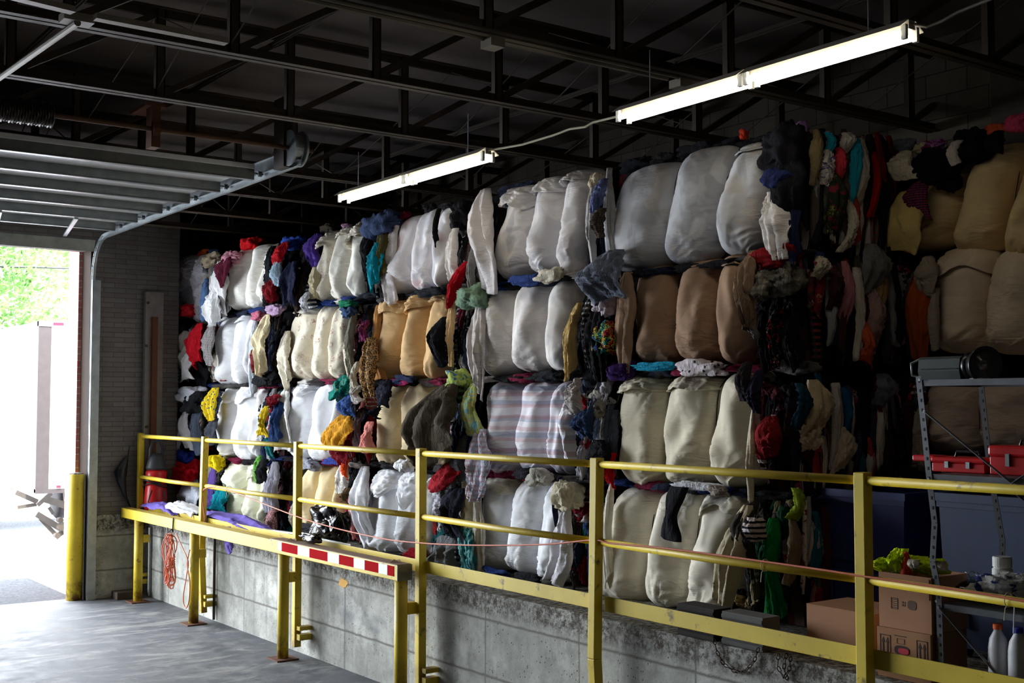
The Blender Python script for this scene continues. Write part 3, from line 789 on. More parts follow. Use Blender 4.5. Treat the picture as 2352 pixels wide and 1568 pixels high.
class Bale:
    def __init__(s, label, group, X, y0, y1, z0, z1, depth=1.12):
        s.X, s.seed = X, abs(hash_(label)) % 10000
        s.root = empty('clothing_bale', ((X + depth / 2), (y0 + y1) / 2, z0), label, 'clothing bale', group)
        s.y0, s.y1, s.z0, s.z1 = y0, y1, z0, z1     # y0 > y1 (y0 is the end nearer the door)
        m = MB(); body(m, X, X + depth, min(y0, y1) + .03, max(y0, y1) - .03, z0 + .02, z1 - .02, s.seed)
        m.build('packed_clothes', M_PACK, s.root, smooth=True)
        s.n = 0
    def lobes(s, edges, cols, zt, zb, leans=None, depth=.29, flaps=(), wr=1.0, nu=30, nv=56, crum=.0):
        for i in range(len(edges) - 1):
            c = cols[i] if isinstance(cols, list) else cols
            ln = leans[i] if isinstance(leans, (list, tuple)) else (leans or 0)
            sd = s.seed + 31 * i
            a, b = edges[i], edges[i + 1]
            t_, b_ = (zt[i], zb[i]) if isinstance(zt, (list, tuple)) else (zt, zb)
            rows = lobe_mesh(a, b, t_, b_, s.X + .02, depth, ln, sd, nu, nv, wr, crumple=crum)
            m = MB(); m.grid(rows); m.build('sheet_bulge', c, s.root, smooth=True)
            if i > 0:
                m = MB(); p = []
                for q in range(9):
                    tq = -1 + q / 4.
                    p.append(Vector((s.X + .01 - depth * .45 * (1 - abs(tq) ** 4) ** .5, a - ln * tq * .9, (t_ + b_) / 2 + (t_ - b_) / 2 * tq * .96)))
                m.tube(p, .004, 5); m.build('baling_wire', M_DSTEEL, s.root)
            for f in flaps:
                if f[0] == i:
                    rows = lobe_mesh(a, b, t_, b_, s.X + .02, depth, ln, sd, nu, 34, wr * 1.2, inflate=.02, s_lo=.99, s_hi=f[1], hem=.45, crumple=f[2])
                    m = MB(); m.grid(rows); m.build('bunched_sheet', f[3] if len(f) > 3 else c, s.root, smooth=True, solid=.006)
    def garment(s, px0, py0, px1, py1, c, pat=None, c2=None, c3=None, X=None, lean=0, name='garment', form='drape', fold=.22, crumple=.02, puff=.06, w1=1.0, w0=1.0, label=None, sc=1.0, seed=None, kf=None, parent='self', taper=.35, cat=None):
        """a piece seen in the given part of the picture, hung on the plane x = X"""
        X = X if X is not None else s.X - .20
        seed = seed if seed is not None else s.seed + 977 * s.n + 13
        s.n += 1
        A = at_x((px0 + px1) / 2 - lean, py0, X); B = at_x((px0 + px1) / 2 + lean, py1, X)
        w = abs(at_x(px0, (py0 + py1) / 2, X).y - at_x(px1, (py0 + py1) / 2, X).y)
        mt = fabric(c, pat, c2, c3, sc) if not isinstance(c, bpy.types.Material) else c
        m = MB()
        par = s.root if parent == 'self' else None
        if form == 'drape':
            A.x += .05
            m.grid(cloth_rows(A, B, w * w0, w * w1, OUTX, SIDEY, seed, fold=fold, crumple=crumple, puff=puff, kfold=kf, taper=taper))
            o = m.build(name, mt, par, smooth=True, solid=.006)
        else:
            cc = (A + B) / 2
            bundle_mesh(m, cc, (min(w, abs(A.z - B.z)) * .45 + .01, w * .5, abs(A.z - B.z) * .5), seed)
            o = m.build(name, mt, par, smooth=True)
        if label: o['label'] = label
        if cat: o['category'] = cat
        return o
    def fill(s, px0, py0, px1, py1, pal, n, X=None, wr=(12, 30), hr=(.3, .75), seed=0):
        rnd = random.Random(s.seed * 7 + seed + 3); W = px1 - px0; H = py1 - py0
        P = PAL[pal] if isinstance(pal, str) else pal
        n = int(n * 1.7)
        for k in range(n):
            w = rnd.uniform(*wr) * .82; h = H * rnd.uniform(*hr)
            x = px0 + (W - w * .5) * rnd.random(); y = py0 + (H - h) * (k + rnd.random()) / n
            XX = (X if X is not None else s.X - .14) - .10 * (k / n) * rnd.random()
            c = rnd.choice(P); q = rnd.random()
            pt = (None, None, None)
            if q < .06: pt = ('plaid', (200, 196, 190), (90, 90, 96))
            elif q < .10: pt = ('print', (190, 170, 150), (150, 30, 40))
            elif q < .13: pt = ('hstripe', (210, 208, 204), None)
            form = 'drape' if rnd.random() < .8 else 'wad'
            if form == 'wad': h = min(h, w * rnd.uniform(.9, 1.6)); 
            s.garment(x, y, x + w, y + h, c, *pt, X=XX, lean=rnd.uniform(-6, 6) * w / 25, form=form, fold=rnd.uniform(.15, .4), crumple=rnd.uniform(.012, .03), w1=rnd.uniform(.6, 1.3), w0=rnd.uniform(.6, 1.1))
def hash_(t_):
    h = 7
    for ch in t_: h = (h * 131 + ord(ch)) % 1000003
    return h
def body(m, x0, x1, y0, y1, z0, z1, seed):
    """compressed mass of folded clothes, lumpy on every side"""
    def P(x, y, z):
        v = Vector((x, y, z)); k = .03
        return v + Vector((N(v * 5 + Vector((seed, 0, 0))), N(v * 5 + Vector((0, seed, 0))), N(v * 4 + Vector((0, 0, seed))) * .5)) * k
    n = 9
    def side(f):
        rows = [[P(*f(i / n, j / n)) for i in range(n + 1)] for j in range(n + 1)]
        m.grid(rows)
    side(lambda a, b: (x0, y0 + (y1 - y0) * a, z0 + (z1 - z0) * b)); side(lambda a, b: (x1, y0 + (y1 - y0) * a, z0 + (z1 - z0) * b))
    side(lambda a, b: (x0 + (x1 - x0) * a, y0, z0 + (z1 - z0) * b)); side(lambda a, b: (x0 + (x1 - x0) * a, y1, z0 + (z1 - z0) * b))
    side(lambda a, b: (x0 + (x1 - x0) * a, y0 + (y1 - y0) * b, z1)); side(lambda a, b: (x0 + (x1 - x0) * a, y0 + (y1 - y0) * b, z0))
t = NT('packed_clothes'); v = t.coord((1, 2.2, 1)); vo = t.n('ShaderNodeTexVoronoi'); vo.inputs['Scale'].default_value = 7; t.l(v, vo.inputs['Vector'])
sp = t.n('ShaderNodeSeparateXYZ'); t.l(vo.outputs['Color'], sp.inputs[0])
cc = t.ramp(sp.outputs['X'], [(0, rgb(20, 20, 24)), (.3, rgb(40, 36, 38)), (.5, rgb(24, 26, 34)), (.68, rgb(70, 60, 54)), (.8, rgb(26, 24, 26)), (.93, rgb(80, 24, 30))], 'CONSTANT')
M_PACK = t.out(cc, .95, t.bump(t.noise(t.coord((6, 6, 1)), 5, 4), .8, .05), 0, .1)

def S(c, pat='sheet', *a, **k): return fabric(c, pat, *a, **k)
WHITE1 = S((248, 248, 252)); CREAMW = S((247, 243, 232)); GWHITE = S((230, 226, 226), 'patch', (176, 176, 184), (206, 198, 196))
GWH2 = S((236, 230, 225), 'patch', (204, 198, 197), (218, 210, 202)); TOPGREY = S((196, 196, 198), 'patch', (150, 150, 156), (184, 172, 160))
FLORAL = S((240, 230, 206), 'floral', (168, 118, 110)); SPECK = S((238, 236, 240), 'floral', (170, 150, 150)); CREAMF = S((222, 214, 196), 'floral', (170, 140, 130), sc=1.3)
TAN = S((222, 184, 134)); KHAKI = S((216, 197, 160)); BROWN = S((164, 134, 110), 'patch', (142, 114, 92), (170, 140, 114)); ECRU = S((224, 215, 192)); ECRU2 = S((238, 231, 214))
STRP = S((240, 238, 244), 'pale_stripe', (160, 170, 196), (216, 178, 184)); PALEY = S((242, 242, 218)); BUTTER = S((244, 222, 176)); WHITE2 = S((246, 247, 253)); PINKW = S((238, 234, 236), 'patch', (192, 192, 202), (222, 182, 180))
WHITE3 = S((222, 222, 226), 'patch', (206, 206, 214)); KDARK = S((226, 200, 150)); BEIGE = S((224, 206, 180)); PINKBE = S((206, 186, 170))

ROWN = ['top', 'second', 'third', 'bottom']
def Y(px, py, X=FX - .17): return at_x(px, py, X).y
def Z(px, py, X=FX - .15): return at_x(px, py, X).z
BAL = {}
def bale(r, c, desc, span, ys, top, bot, X=FX):
    """span: picture columns of the whole bale incl. its clothes; top/bot rows at its middle"""
    ym = (top + bot) / 2; pxm = (span[0] + span[1]) / 2
    y0, y1 = Y(span[0], ym, X - .1), Y(span[1], ym, X - .1)
    z1, z0 = Z(pxm, top, X - .1), Z(pxm, bot, X - .1)
    b = Bale(desc, 'bales of baled clothes stacked four high on the dock' if X == FX else 'bales in the rear stack behind the shelf', X, y0, y1, z0, z1)
    b.r, b.c = r, c; BAL[(r, c)] = b
    return b
def put(b, edges, mat, tops, bots, leans=None, **k):
    ee = []
    for e in edges:
        ee.append(Y(e, (tops[0] + bots[0]) / 2, b.X - .17))
    zt = [Z((edges[i] + edges[i + 1]) / 2, tops[i], b.X - .12) for i in range(len(edges) - 1)]
    zb = [Z((edges[i] + edges[i + 1]) / 2, bots[i], b.X - .12) for i in range(len(edges) - 1)]
    lw = [(l or 0) for l in (leans or [0] * len(zt))]
    b.lobes(ee, mat, zt, zb, lw, **k)

# ---- column 6 (nearest, right)
b = bale(0, 6, 'largest grey-white sheeted bale, top row, nearest the near lamp', (1395, 1842), None, 335, 612)
put(b, [1404, 1536, 1655, 1768], TOPGREY, [383, 345, 340], [622, 602, 580], [.05, .07, .06], nu=40, nv=80, depth=.31, wr=.8, flaps=[(2, .72, .5)])
b.garment(1392, 385, 1412, 640, TOPGREY, lean=10, X=6.36, crumple=.012, w1=1.4)
b.fill(1772, 380, 1832, 610, 'black', 16)
b.garment(1752, 440, 1812, 600, S((206, 200, 196)), X=6.30, lean=14, fold=.3, crumple=.025, label='crumpled white shirt hanging down')
b.garment(1765, 296, 1848, 400, (22, 20, 26), form='wad', X=6.42, label='black bundled coat')
b.garment(1770, 360, 1852, 500, (18, 18, 22), X=6.38, puff=.12, fold=.3)
b.garment(1818, 278, 1860, 372, (140, 104, 160), X=6.55, form='drape', puff=.10, label='lilac fleece')
b.garment(1764, 388, 1820, 440, (34, 42, 84), form='wad', X=6.30)
b.garment(1800, 430, 1850, 600, (26, 32, 58), X=6.36, fold=.4)
b.garment(1790, 470, 1842, 620, (16, 16, 18), X=6.40, fold=.3)
for i, (a, z_, q, w_) in enumerate(((1700, 318, 1760, 345), (1560, 330, 1640, 360), (1640, 322, 1700, 345), (1430, 362, 1500, 392), (1500, 355, 1545, 385))): b.garment(a, z_, q, w_, BLACKS[i % 5], form='wad', X=6.62)
b.garment(1702, 300, 1716, 318, (200, 60, 40), form='wad', X=6.6)
b = bale(1, 6, 'brown sheeted bale, second row from the top, at the near corner', (1420, 1842), None, 600, 848)
put(b, [1456, 1548, 1646, 1728], BROWN, [612, 597, 590], [838, 832, 836], [0, 0, 0], nu=40, nv=80, wr=.7, flaps=[(2, .62, .7)])
b.garment(1412, 625, 1458, 858, BROWN, X=6.34, crumple=.015, puff=.09, w1=.9)
b.fill(1735, 620, 1835, 850, 'black', 22, hr=(.35, .8), wr=(18, 40))
b.garment(1700, 575, 1752, 760, (128, 104, 84), X=6.26, w1=.7, fold=.5, puff=.10, lean=-4)
b.garment(1752, 565, 1826, 620, (120, 16, 22), X=6.34, form='wad', label='dark red fleece wad')
b.garment(1742, 608, 1838, 670, (76, 72, 62), 'print', (40, 38, 34), (96, 92, 80), form='wad', X=6.36, sc=2)
b.garment(1738, 632, 1772, 684, (120, 112, 96), 'plaid', (70, 66, 58), form='wad', X=6.28)
b.garment(1722, 720, 1748, 770, (110, 104, 110), X=6.3)
b = bale(2, 6, 'ecru sheeted bale, third row from the top, at the near corner', (1415, 1832), None, 862, 1122)
put(b, [1420, 1522, 1634, 1738], ECRU, [866, 866, 852], [1116, 1112, 1118], [0, .02, .03], nu=40, nv=80, wr=1.1, flaps=[(1, .55, .6), (0, .5, 1.0)])
b.fill(1742, 865, 1828, 1110, [(14, 14, 16), (20, 20, 26), (56, 10, 14), (34, 10, 14), (16, 16, 18), (24, 26, 36)], 20, hr=(.3, .7), wr=(18, 40))
b.garment(1716, 930, 1734, 1150, S((206, 196, 172)), X=6.28, fold=.4, label='long ecru sheet corner')
b.garment(1696, 830, 1728, 925, (40, 34, 36), X=6.24, puff=.08); b.garment(1722, 850, 1752, 948, (34, 32, 52), X=6.24)
b.garment(1738, 955, 1800, 1050, (120, 16, 22), X=6.34, form='drape', puff=.12)
b = bale(3, 6, 'ecru-white sheeted bale, bottom row, behind the kick plate at the near corner', (1388, 1832), None, 1125, 1408)
put(b, [1392, 1488, 1592, 1706], ECRU2, [1118, 1122, 1128], [1385, 1396, 1418], [.06, .05, .05], nu=40, nv=80, wr=1.2, depth=.32, flaps=[(2, .45, .6)])
b.garment(1388, 1110, 1406, 1330, ECRU2, X=6.30, crumple=.012)
b.fill(1712, 1130, 1822, 1400, [(22, 22, 24), (40, 38, 36), (54, 50, 46), (24, 70, 44), (90, 86, 84), (20, 20, 22), (120, 110, 80)], 22, hr=(.3, .7), wr=(18, 42))
b.garment(1655, 1160, 1712, 1390, S((196, 184, 156)), X=6.22, fold=.35, lean=-28, puff=.07)
b.garment(1520, 1118, 1566, 1238, (24, 24, 28), X=6.21, lean=-6, puff=.05, fold=.12, crumple=.006, kf=1, taper=.8, label='black trouser leg lying over the middle bulge')
b.garment(1700, 1150, 1750, 1290, (56, 52, 48), X=6.28, puff=.12); b.garment(1755, 1190, 1802, 1420, (18, 110, 48), X=6.36, puff=.1, lean=8, label='green sweatshirt sleeve')
b.garment(1718, 1188, 1748, 1242, (206, 196, 196), 'hstripe', (30, 28, 34), X=6.22, form='wad', sc=1.4)
b.garment(1632, 1112, 1668, 1140, (150, 138, 128), form='wad', X=6.3)
b.fill(1660, 1350, 1760, 1412, [(196, 170, 120), (160, 140, 100), (30, 30, 30)], 8, wr=(16, 34))
# ---- column 5
b = bale(0, 5, 'grey-white crumpled bale, top row, right of the far lamp', (1092, 1392), None, 410, 648)
put(b, [1146, 1220, 1288, 1354], GWHITE, [438, 416, 400], [642, 628, 640], [.05, .03, .03], nu=36, nv=70, wr=1.3, flaps=[(0, .35, 1.3), (1, .45, 1.4), (2, .6, 1.4)])
b.garment(1090, 434, 1148, 652, S((206, 200, 200)), X=6.34, puff=.12, lean=6, fold=.3, crumple=.02)
b.garment(1352, 400, 1368, 620, S((200, 196, 196)), X=6.35, crumple=.03)
b.fill(1352, 415, 1400, 650, 'dark', 14, wr=(12, 26))
b.garment(1362, 398, 1380, 432, (206, 190, 160), form='wad', X=6.4); b.garment(1362, 410, 1392, 478, (112, 122, 170), X=6.28, lean=-4, fold=.3, puff=.06, label='periwinkle shirt')
b.garment(1368, 478, 1392, 545, (110, 96, 84), 'plaid', (50, 44, 40), X=6.27, sc=3, w1=1.3)
b.garment(1150, 425, 1225, 446, (34, 38, 62), form='wad', X=6.55)
b = bale(1, 5, 'smooth grey-white bale, second row from the top, left of the black clothes', (1070, 1412), None, 652, 866)
put(b, [1112, 1177, 1256, 1322], GWH2, [655, 645, 640], [868, 852, 853], [0, .02, 0], nu=36, nv=70, wr=.6, depth=.3)
b.garment(1084, 690, 1118, 898, S((200, 192, 188)), X=6.32, fold=.35, lean=2, w1=1.2)
b.fill(1318, 655, 1412, 860, [(14, 14, 16), (20, 20, 24), (12, 12, 12), (26, 24, 26), (36, 44, 40)], 24, wr=(20, 40), hr=(.4, .9))
b.garment(1066, 655, 1112, 708, (120, 146, 122), form='wad', X=6.33, label='pale green knotted towel')
b.garment(1300, 695, 1334, 860, (196, 164, 104), X=6.30, lean=-8, fold=.3)
b.garment(1362, 575, 1452, 700, (112, 118, 132), X=6.26, puff=.10, fold=.28, crumple=.035, label='crumpled grey-blue sheet')
b.garment(1376, 672, 1412, 720, (190, 176, 184), form='wad', X=6.30)
b.garment(1380, 745, 1422, 812, (120, 40, 60), 'rainbow', form='wad', X=6.33, label='rainbow-patterned top')
b.garment(1350, 690, 1400, 860, (12, 12, 14), X=6.28); b.garment(1395, 830, 1450, 868, (58, 30, 92), form='wad', X=6.34)
b = bale(2, 5, 'white bale with pale pastel stripes, third row from the top', (1075, 1408), None, 872, 1092)
put(b, [1112, 1190, 1264, 1318], STRP, [873, 876, 876], [1092, 1082, 1088], [0, 0, 0], nu=36, nv=70, wr=1.1)
b.fill(1312, 865, 1412, 1095, 'light', 30, wr=(14, 34))
b.garment(1290, 905, 1326, 1060, STRP, X=6.28, fold=.3, crumple=.03)
b.garment(1068, 880, 1102, 985, (190, 200, 120), 'print', (240, 120, 90), (120, 180, 200), X=6.30, label='yellow, coral and pale blue patterned cloth')
b.garment(1070, 985, 1128, 1140, (206, 196, 206), 'plaid', (180, 140, 150), (150, 170, 190), X=6.28, fold=.3, label='pale plaid sheet end')
b.garment(1325, 940, 1372, 1012, (44, 62, 96), X=6.26, label='blue denim piece'); b.garment(1385, 1040, 1420, 1118, (190, 16, 26), X=6.32)
b.garment(1340, 1010, 1400, 1100, (16, 16, 20), X=6.28); b.garment(1310, 868, 1345, 950, (190, 180, 176), X=6.27, crumple=.04)
b = bale(3, 5, 'bluish-white bale, bottom row, behind the third post from the right', (1062, 1390), None, 1096, 1335)
put(b, [1102, 1172, 1240, 1314], WHITE2, [1088, 1094, 1096], [1306, 1316, 1336], [.04, .04, .04], nu=36, nv=70, wr=1.3, flaps=[(0, .3, .35, S((222, 218, 204)))])
b.garment(1085, 1110, 1112, 1330, S((206, 200, 186)), X=6.30, fold=.3, lean=8)
b.fill(1306, 1100, 1392, 1345, [(34, 40, 60), (24, 24, 28), (120, 18, 26), (44, 70, 110), (60, 52, 44), (90, 84, 72), (28, 90, 60), (190, 180, 174)], 26, wr=(14, 34))
b.garment(1274, 1095, 1279, 1212, (30, 34, 52), X=6.22, fold=.1, name='drawstring', taper=1)
b.garment(1284, 1110, 1322, 1170, (220, 210, 184), form='wad', X=6.28); b.garment(1254, 1170, 1318, 1345, S((226, 224, 230)), X=6.22, lean=-14, fold=.3, w0=.6)
b.garment(1218, 1078, 1256, 1114, (190, 186, 176), form='wad', X=6.30); b.garment(1194, 1076, 1236, 1100, (28, 28, 34), form='wad', X=6.34)
# ---- column 4
b = bale(0, 4, 'thin white bale with grey and pink showing through, top row, below the far lamp', (888, 1092), None, 490, 675)
put(b, [905, 953, 1002, 1044], PINKW, [500, 482, 476], [678, 668, 664], [.06, .05, .04], wr=1.0)
b.garment(884, 505, 915, 686, S((208, 200, 198)), X=6.36, lean=-4); b.garment(1030, 520, 1056, 660, S((216, 210, 206)), X=6.30, lean=3)
b.fill(1038, 478, 1094, 680, 'dark', 20, wr=(12, 26))
b.garment(1038, 600, 1062, 706, (180, 18, 32), X=6.28, lean=-16, fold=.3, w1=.6, label='bright red twisted scarf'); b.garment(1076, 560, 1092, 668, (120, 118, 116), X=6.3)
b.garment(1046, 468, 1080, 520, (22, 22, 28), form='wad', X=6.36); b.garment(985, 468, 1000, 492, (40, 38, 40), form='wad', X=6.5); b.garment(922, 488, 940, 505, (120, 30, 60), form='wad', X=6.5)
b.garment(998, 478, 1004, 560, (18, 18, 20), X=6.30, fold=.1, name='drawstring', taper=1)
b.garment(1018, 466, 1045, 482, (26, 26, 28), form='wad', X=6.5)
b = bale(1, 4, 'orange-tan sheeted bale, second row from the top', (862, 1088), None, 682, 876)
put(b, [872, 926, 980, 1034], TAN, [682, 680, 674], [870, 872, 874], [.02, .03, .03], wr=1.1, flaps=[(0, .35, 1.0), (1, .4, .9), (2, .55, .8)])
b.garment(856, 700, 878, 876, S((190, 136, 78)), X=6.36, lean=4); b.garment(1024, 690, 1044, 840, TAN, X=6.30)
b.fill(1030, 680, 1090, 885, [(20, 20, 26), (28, 28, 36), (110, 112, 112), (90, 24, 40), (40, 44, 60), (22, 22, 24), (140, 138, 132)], 20, wr=(14, 30))
b.garment(1005, 728, 1040, 830, (18, 18, 24), form='drape', X=6.30, puff=.14)
b = bale(2, 4, 'khaki sheeted bale with a dark jacket over it, third row from the top', (862, 1080), None, 880, 1072)
put(b, [868, 924, 988, 1034], KHAKI, [878, 874, 880], [1070, 1062, 1068], [.02, .0, .02], wr=1.3)
b.garment(974, 882, 1056, 1022, (70, 62, 50), X=6.22, lean=-14, fold=.25, w1=1.5, puff=.08, label='dark olive jacket hung upside down')
b.garment(866, 872, 900, 940, (22, 24, 38), X=6.24, lean=-5, label='navy fringed scarf'); b.garment(862, 935, 876, 960, (22, 24, 38), X=6.24, fold=.5, kf=6)
b.garment(890, 872, 938, 884, (150, 22, 80), form='wad', X=6.30); b.fill(1036, 880, 1084, 1080, 'mix', 18, wr=(12, 28))
b.garment(1032, 855, 1070, 895, (170, 190, 90), 'print', (180, 60, 120), (60, 110, 160), form='wad', X=6.30)
b.garment(1038, 893, 1068, 925, (40, 70, 44), 'print', (180, 160, 80), (20, 40, 30), form='wad', X=6.28)
b.garment(1020, 1040, 1050, 1170, (36, 34, 40), 'hstripe', (110, 108, 108), X=6.26, sc=4, lean=-8, label='black and grey knitted sleeve'); b.garment(1052, 1000, 1072, 1110, (30, 28, 34), 'hstripe', (100, 98, 98), X=6.27, sc=4)
b = bale(3, 4, 'crumpled white bale, bottom row, right of the black bin bag', (818, 1096), None, 1078, 1285)
put(b, [852, 914, 968, 1012], WHITE2, [1078, 1084, 1090], [1270, 1272, 1278], [.04, .03, .02], wr=1.6, flaps=[(0, .1, .9), (1, .1, 1.1)])
b.garment(822, 1070, 862, 1250, S((222, 222, 228)), X=6.34, lean=6, puff=.1)
b.fill(1000, 1085, 1100, 1310, [(120, 124, 130), (24, 26, 36), (36, 40, 60), (170, 40, 44), (14, 92, 96), (200, 198, 206), (22, 22, 26), (30, 34, 44)], 30, wr=(16, 36))
b.garment(1058, 1205, 1092, 1310, (14, 88, 92), 'stripe', (110, 160, 160), X=6.24, lean=4, label='teal striped scarf'); b.garment(1002, 1060, 1052, 1118, (150, 20, 34), X=6.26, lean=-10)
b.garment(1018, 1120, 1080, 1235, (30, 32, 44), X=6.24, puff=.1, label='dark baseball-style jacket'); b.garment(998, 1130, 1030, 1190, (190, 188, 202), X=6.25)
b.garment(1055, 1100, 1100, 1320, S((206, 196, 176)), X=6.30, lean=14)
b.garment(916, 1056, 942, 1082, (230, 230, 234), form='wad', X=6.3); b.garment(988, 1230, 1060, 1300, (112, 114, 116), X=6.24)
# ---- column 3
b = bale(0, 3, 'cream bale with frilled floral top, top row, left of the far lamp', (716, 890), None, 528, 690)
put(b, [735, 765, 808, 848], [CREAMF, S((224, 218, 204)), CREAMW], [538, 528, 515], [696, 692, 684], [.05, .03, .03], wr=1.0, flaps=[(0, .1, 1.5, CREAMF), (1, .55, 1.7, CREAMF), (2, .2, 1.6, CREAMF)])
b.garment(714, 600, 732, 690, S((196, 184, 150)), X=6.36); b.fill(840, 495, 905, 692, 'dark', 16, wr=(12, 26))
b.garment(851, 490, 912, 548, (58, 72, 104), form='wad', X=6.36, label='faded blue jeans bundled'); b.garment(862, 528, 892, 640, (84, 78, 44), X=6.30, label='olive trouser leg')
b.garment(850, 556, 880, 660, (10, 138, 158), X=6.27, fold=.3, label='teal cloth'); b.garment(836, 520, 858, 636, (18, 18, 22), X=6.3)
b.garment(744, 516, 770, 536, (52, 44, 36), form='wad', X=6.5); b.garment(788, 514, 806, 530, (150, 116, 140), form='wad', X=6.5)
b = bale(1, 3, 'cream bale printed with small red flower sprays, second row', (650, 858), None, 705, 876)
put(b, [664, 722, 763, 800], FLORAL, [708, 700, 700], [874, 872, 872], [.03, .02, .02], wr=.9, flaps=[(0, .62, .9, S((220, 214, 200)))])
b.garment(646, 760, 672, 882, FLORAL, X=6.34, lean=4); b.garment(796, 760, 810, 860, FLORAL, X=6.3); b.fill(800, 700, 866, 880, 'dark', 18, wr=(12, 28))
b.garment(828, 775, 872, 925, (170, 130, 84), 'leopard', (24, 18, 16), X=6.25, w1=.5, lean=2, label='leopard-print scarf'); b.garment(826, 735, 848, 790, (110, 40, 80), 'print', (190, 90, 60), (60, 20, 50), X=6.28)
b.garment(792, 705, 815, 730, (60, 84, 120), form='wad', X=6.32); b.garment(808, 830, 824, 900, (206, 198, 180), X=6.27); b.garment(800, 710, 816, 860, (120, 116, 100), X=6.3)
b = bale(2, 3, 'plain white bale, third row from the top, behind the second post', (640, 858), None, 880, 1060)
put(b, [668, 713, 768, 795], WHITE2, [878, 878, 885], [1055, 1062, 1055], [.02, .03, .02], wr=.8, flaps=[(0, .45, .7)])
b.garment(636, 890, 672, 1040, S((208, 206, 202)), X=6.34, lean=-2); b.fill(790, 878, 864, 1066, 'warm', 18, wr=(12, 28))
b.garment(774, 868, 806, 918, (20, 130, 116), 'print', (200, 190, 140), (10, 80, 80), form='wad', X=6.30, label='turquoise knotted scarf')
b.garment(762, 948, 812, 1030, (226, 160, 44), X=6.24, lean=-8, w1=1.3, label='mustard yellow shirt'); b.garment(770, 1010, 810, 1064, (118, 14, 30), X=6.26)
b.garment(785, 905, 822, 962, (50, 78, 134), X=6.25); b.garment(832, 968, 862, 1030, (226, 140, 132), X=6.26, label='salmon pink blouse'); b.garment(812, 885, 836, 920, (196, 190, 186), X=6.27)
b.garment(812, 940, 838, 1024, (70, 52, 54), X=6.28)
b = bale(3, 3, 'pale butter-yellow bale, bottom row, above the bin bag', (655, 832), None, 1064, 1222)
put(b, [692, 728, 770, 804], BUTTER, [1066, 1062, 1062], [1215, 1220, 1222], [.03, .02, .02], wr=.5)
b.fill(655, 1070, 698, 1225, 'mix', 12, wr=(12, 26)); b.fill(796, 1062, 842, 1240, 'warm', 16, wr=(12, 26))
b.garment(686, 1056, 726, 1080, (150, 152, 164), form='wad', X=6.32); b.garment(774, 1064, 800, 1124, (220, 216, 212), X=6.28); b.garment(790, 1052, 802, 1104, (232, 84, 40), X=6.25)
b.garment(785, 1120, 806, 1160, (96, 78, 52), X=6.26)
# ---- column 2
b = bale(0, 2, 'cream-white bale with a red hat on it, top row, second from the far wall', (498, 722), None, 566, 712)
put(b, [532, 572, 604, 634], CREAMW, [570, 565, 562], [712, 708, 702], [.04, .03, .03], wr=1.1)
b.fill(500, 580, 536, 720, 'light', 10, wr=(12, 24)); b.fill(614, 552, 732, 716, 'dark', 30, wr=(12, 28))
b.garment(494, 600, 522, 715, (236, 234, 234), X=6.28, lean=6); b.garment(506, 586, 534, 648, (88, 24, 44), X=6.25, lean=-4, label='burgundy shorts'); b.garment(520, 578, 545, 604, (196, 130, 146), form='wad', X=6.3)
b.garment(562, 548, 588, 574, (226, 26, 34), form='wad', X=6.5, label='bright red knitted hat')
b.garment(634, 556, 662, 616, (176, 16, 28), X=6.25, lean=-6, label='red scarf'); b.garment(652, 545, 688, 575, (36, 66, 150), form='wad', X=6.4); b.garment(632, 590, 656, 652, (150, 172, 186), X=6.25, fold=.3)
b.garment(650, 600, 690, 708, (26, 30, 56), X=6.26, fold=.3); b.garment(612, 640, 640, 690, (120, 14, 24), X=6.25); b.garment(712, 536, 742, 600, (74, 48, 130), X=6.4); b.garment(612, 565, 632, 660, (22, 22, 28), X=6.26); b.garment(698, 670, 716, 715, (206, 204, 210), X=6.3)
b = bale(1, 2, 'plain white bale, second row, between red clothes and flowered bale', (492, 655), None, 722, 884)
put(b, [498, 539, 568, 590], WHITE1, [726, 724, 724], [884, 884, 868], [.03, .04, .03], wr=.7, flaps=[(0, .6, .7), (1, .62, .5)])
b.fill(592, 715, 660, 886, 'dark', 16, wr=(12, 26)); b.garment(590, 722, 632, 846, (220, 204, 166), X=6.24, w1=.6, fold=.3, label='cream cotton trousers'); b.garment(572, 735, 594, 900, (190, 196, 202), X=6.3)
b.garment(582, 716, 606, 734, (186, 100, 124), form='wad', X=6.3); b.garment(616, 700, 646, 724, (180, 150, 180), form='wad', X=6.3); b.garment(590, 855, 630, 886, (18, 18, 22), form='wad', X=6.28); b.garment(578, 790, 600, 850, (110, 30, 34), 'print', (190, 140, 60), (40, 14, 18), X=6.26)
b = bale(2, 2, 'plain white bale, third row, behind the top rail near the far wall', (498, 640), None, 890, 1058)
put(b, [504, 542, 584, 606], WHITE1, [892, 886, 890], [1048, 1058, 1050], [.02, .02, .02], wr=1.5, flaps=[(0, .45, .5), (1, .3, .4)])
b.fill(598, 885, 645, 1056, 'mix', 14, wr=(10, 24)); b.garment(598, 932, 622, 1006, (222, 190, 44), X=6.25, fold=.4, label='yellow drawstring garment'); b.garment(622, 905, 645, 925, (120, 20, 32), X=6.26); b.garment(624, 920, 650, 1010, (34, 56, 98), X=6.27)
b = bale(3, 2, 'pale greenish-cream knotted bale, bottom row, second from the far wall', (485, 702), None, 1056, 1212)
put(b, [526, 568, 604, 628], PALEY, [1056, 1058, 1066], [1200, 1206, 1212], [.02, .02, .02], wr=1.5, flaps=[(0, -.1, .8), (1, .2, .9)])
b.fill(486, 1045, 532, 1200, 'dark', 12, wr=(12, 24)); b.fill(618, 1050, 702, 1225, 'dark', 24, wr=(12, 28))
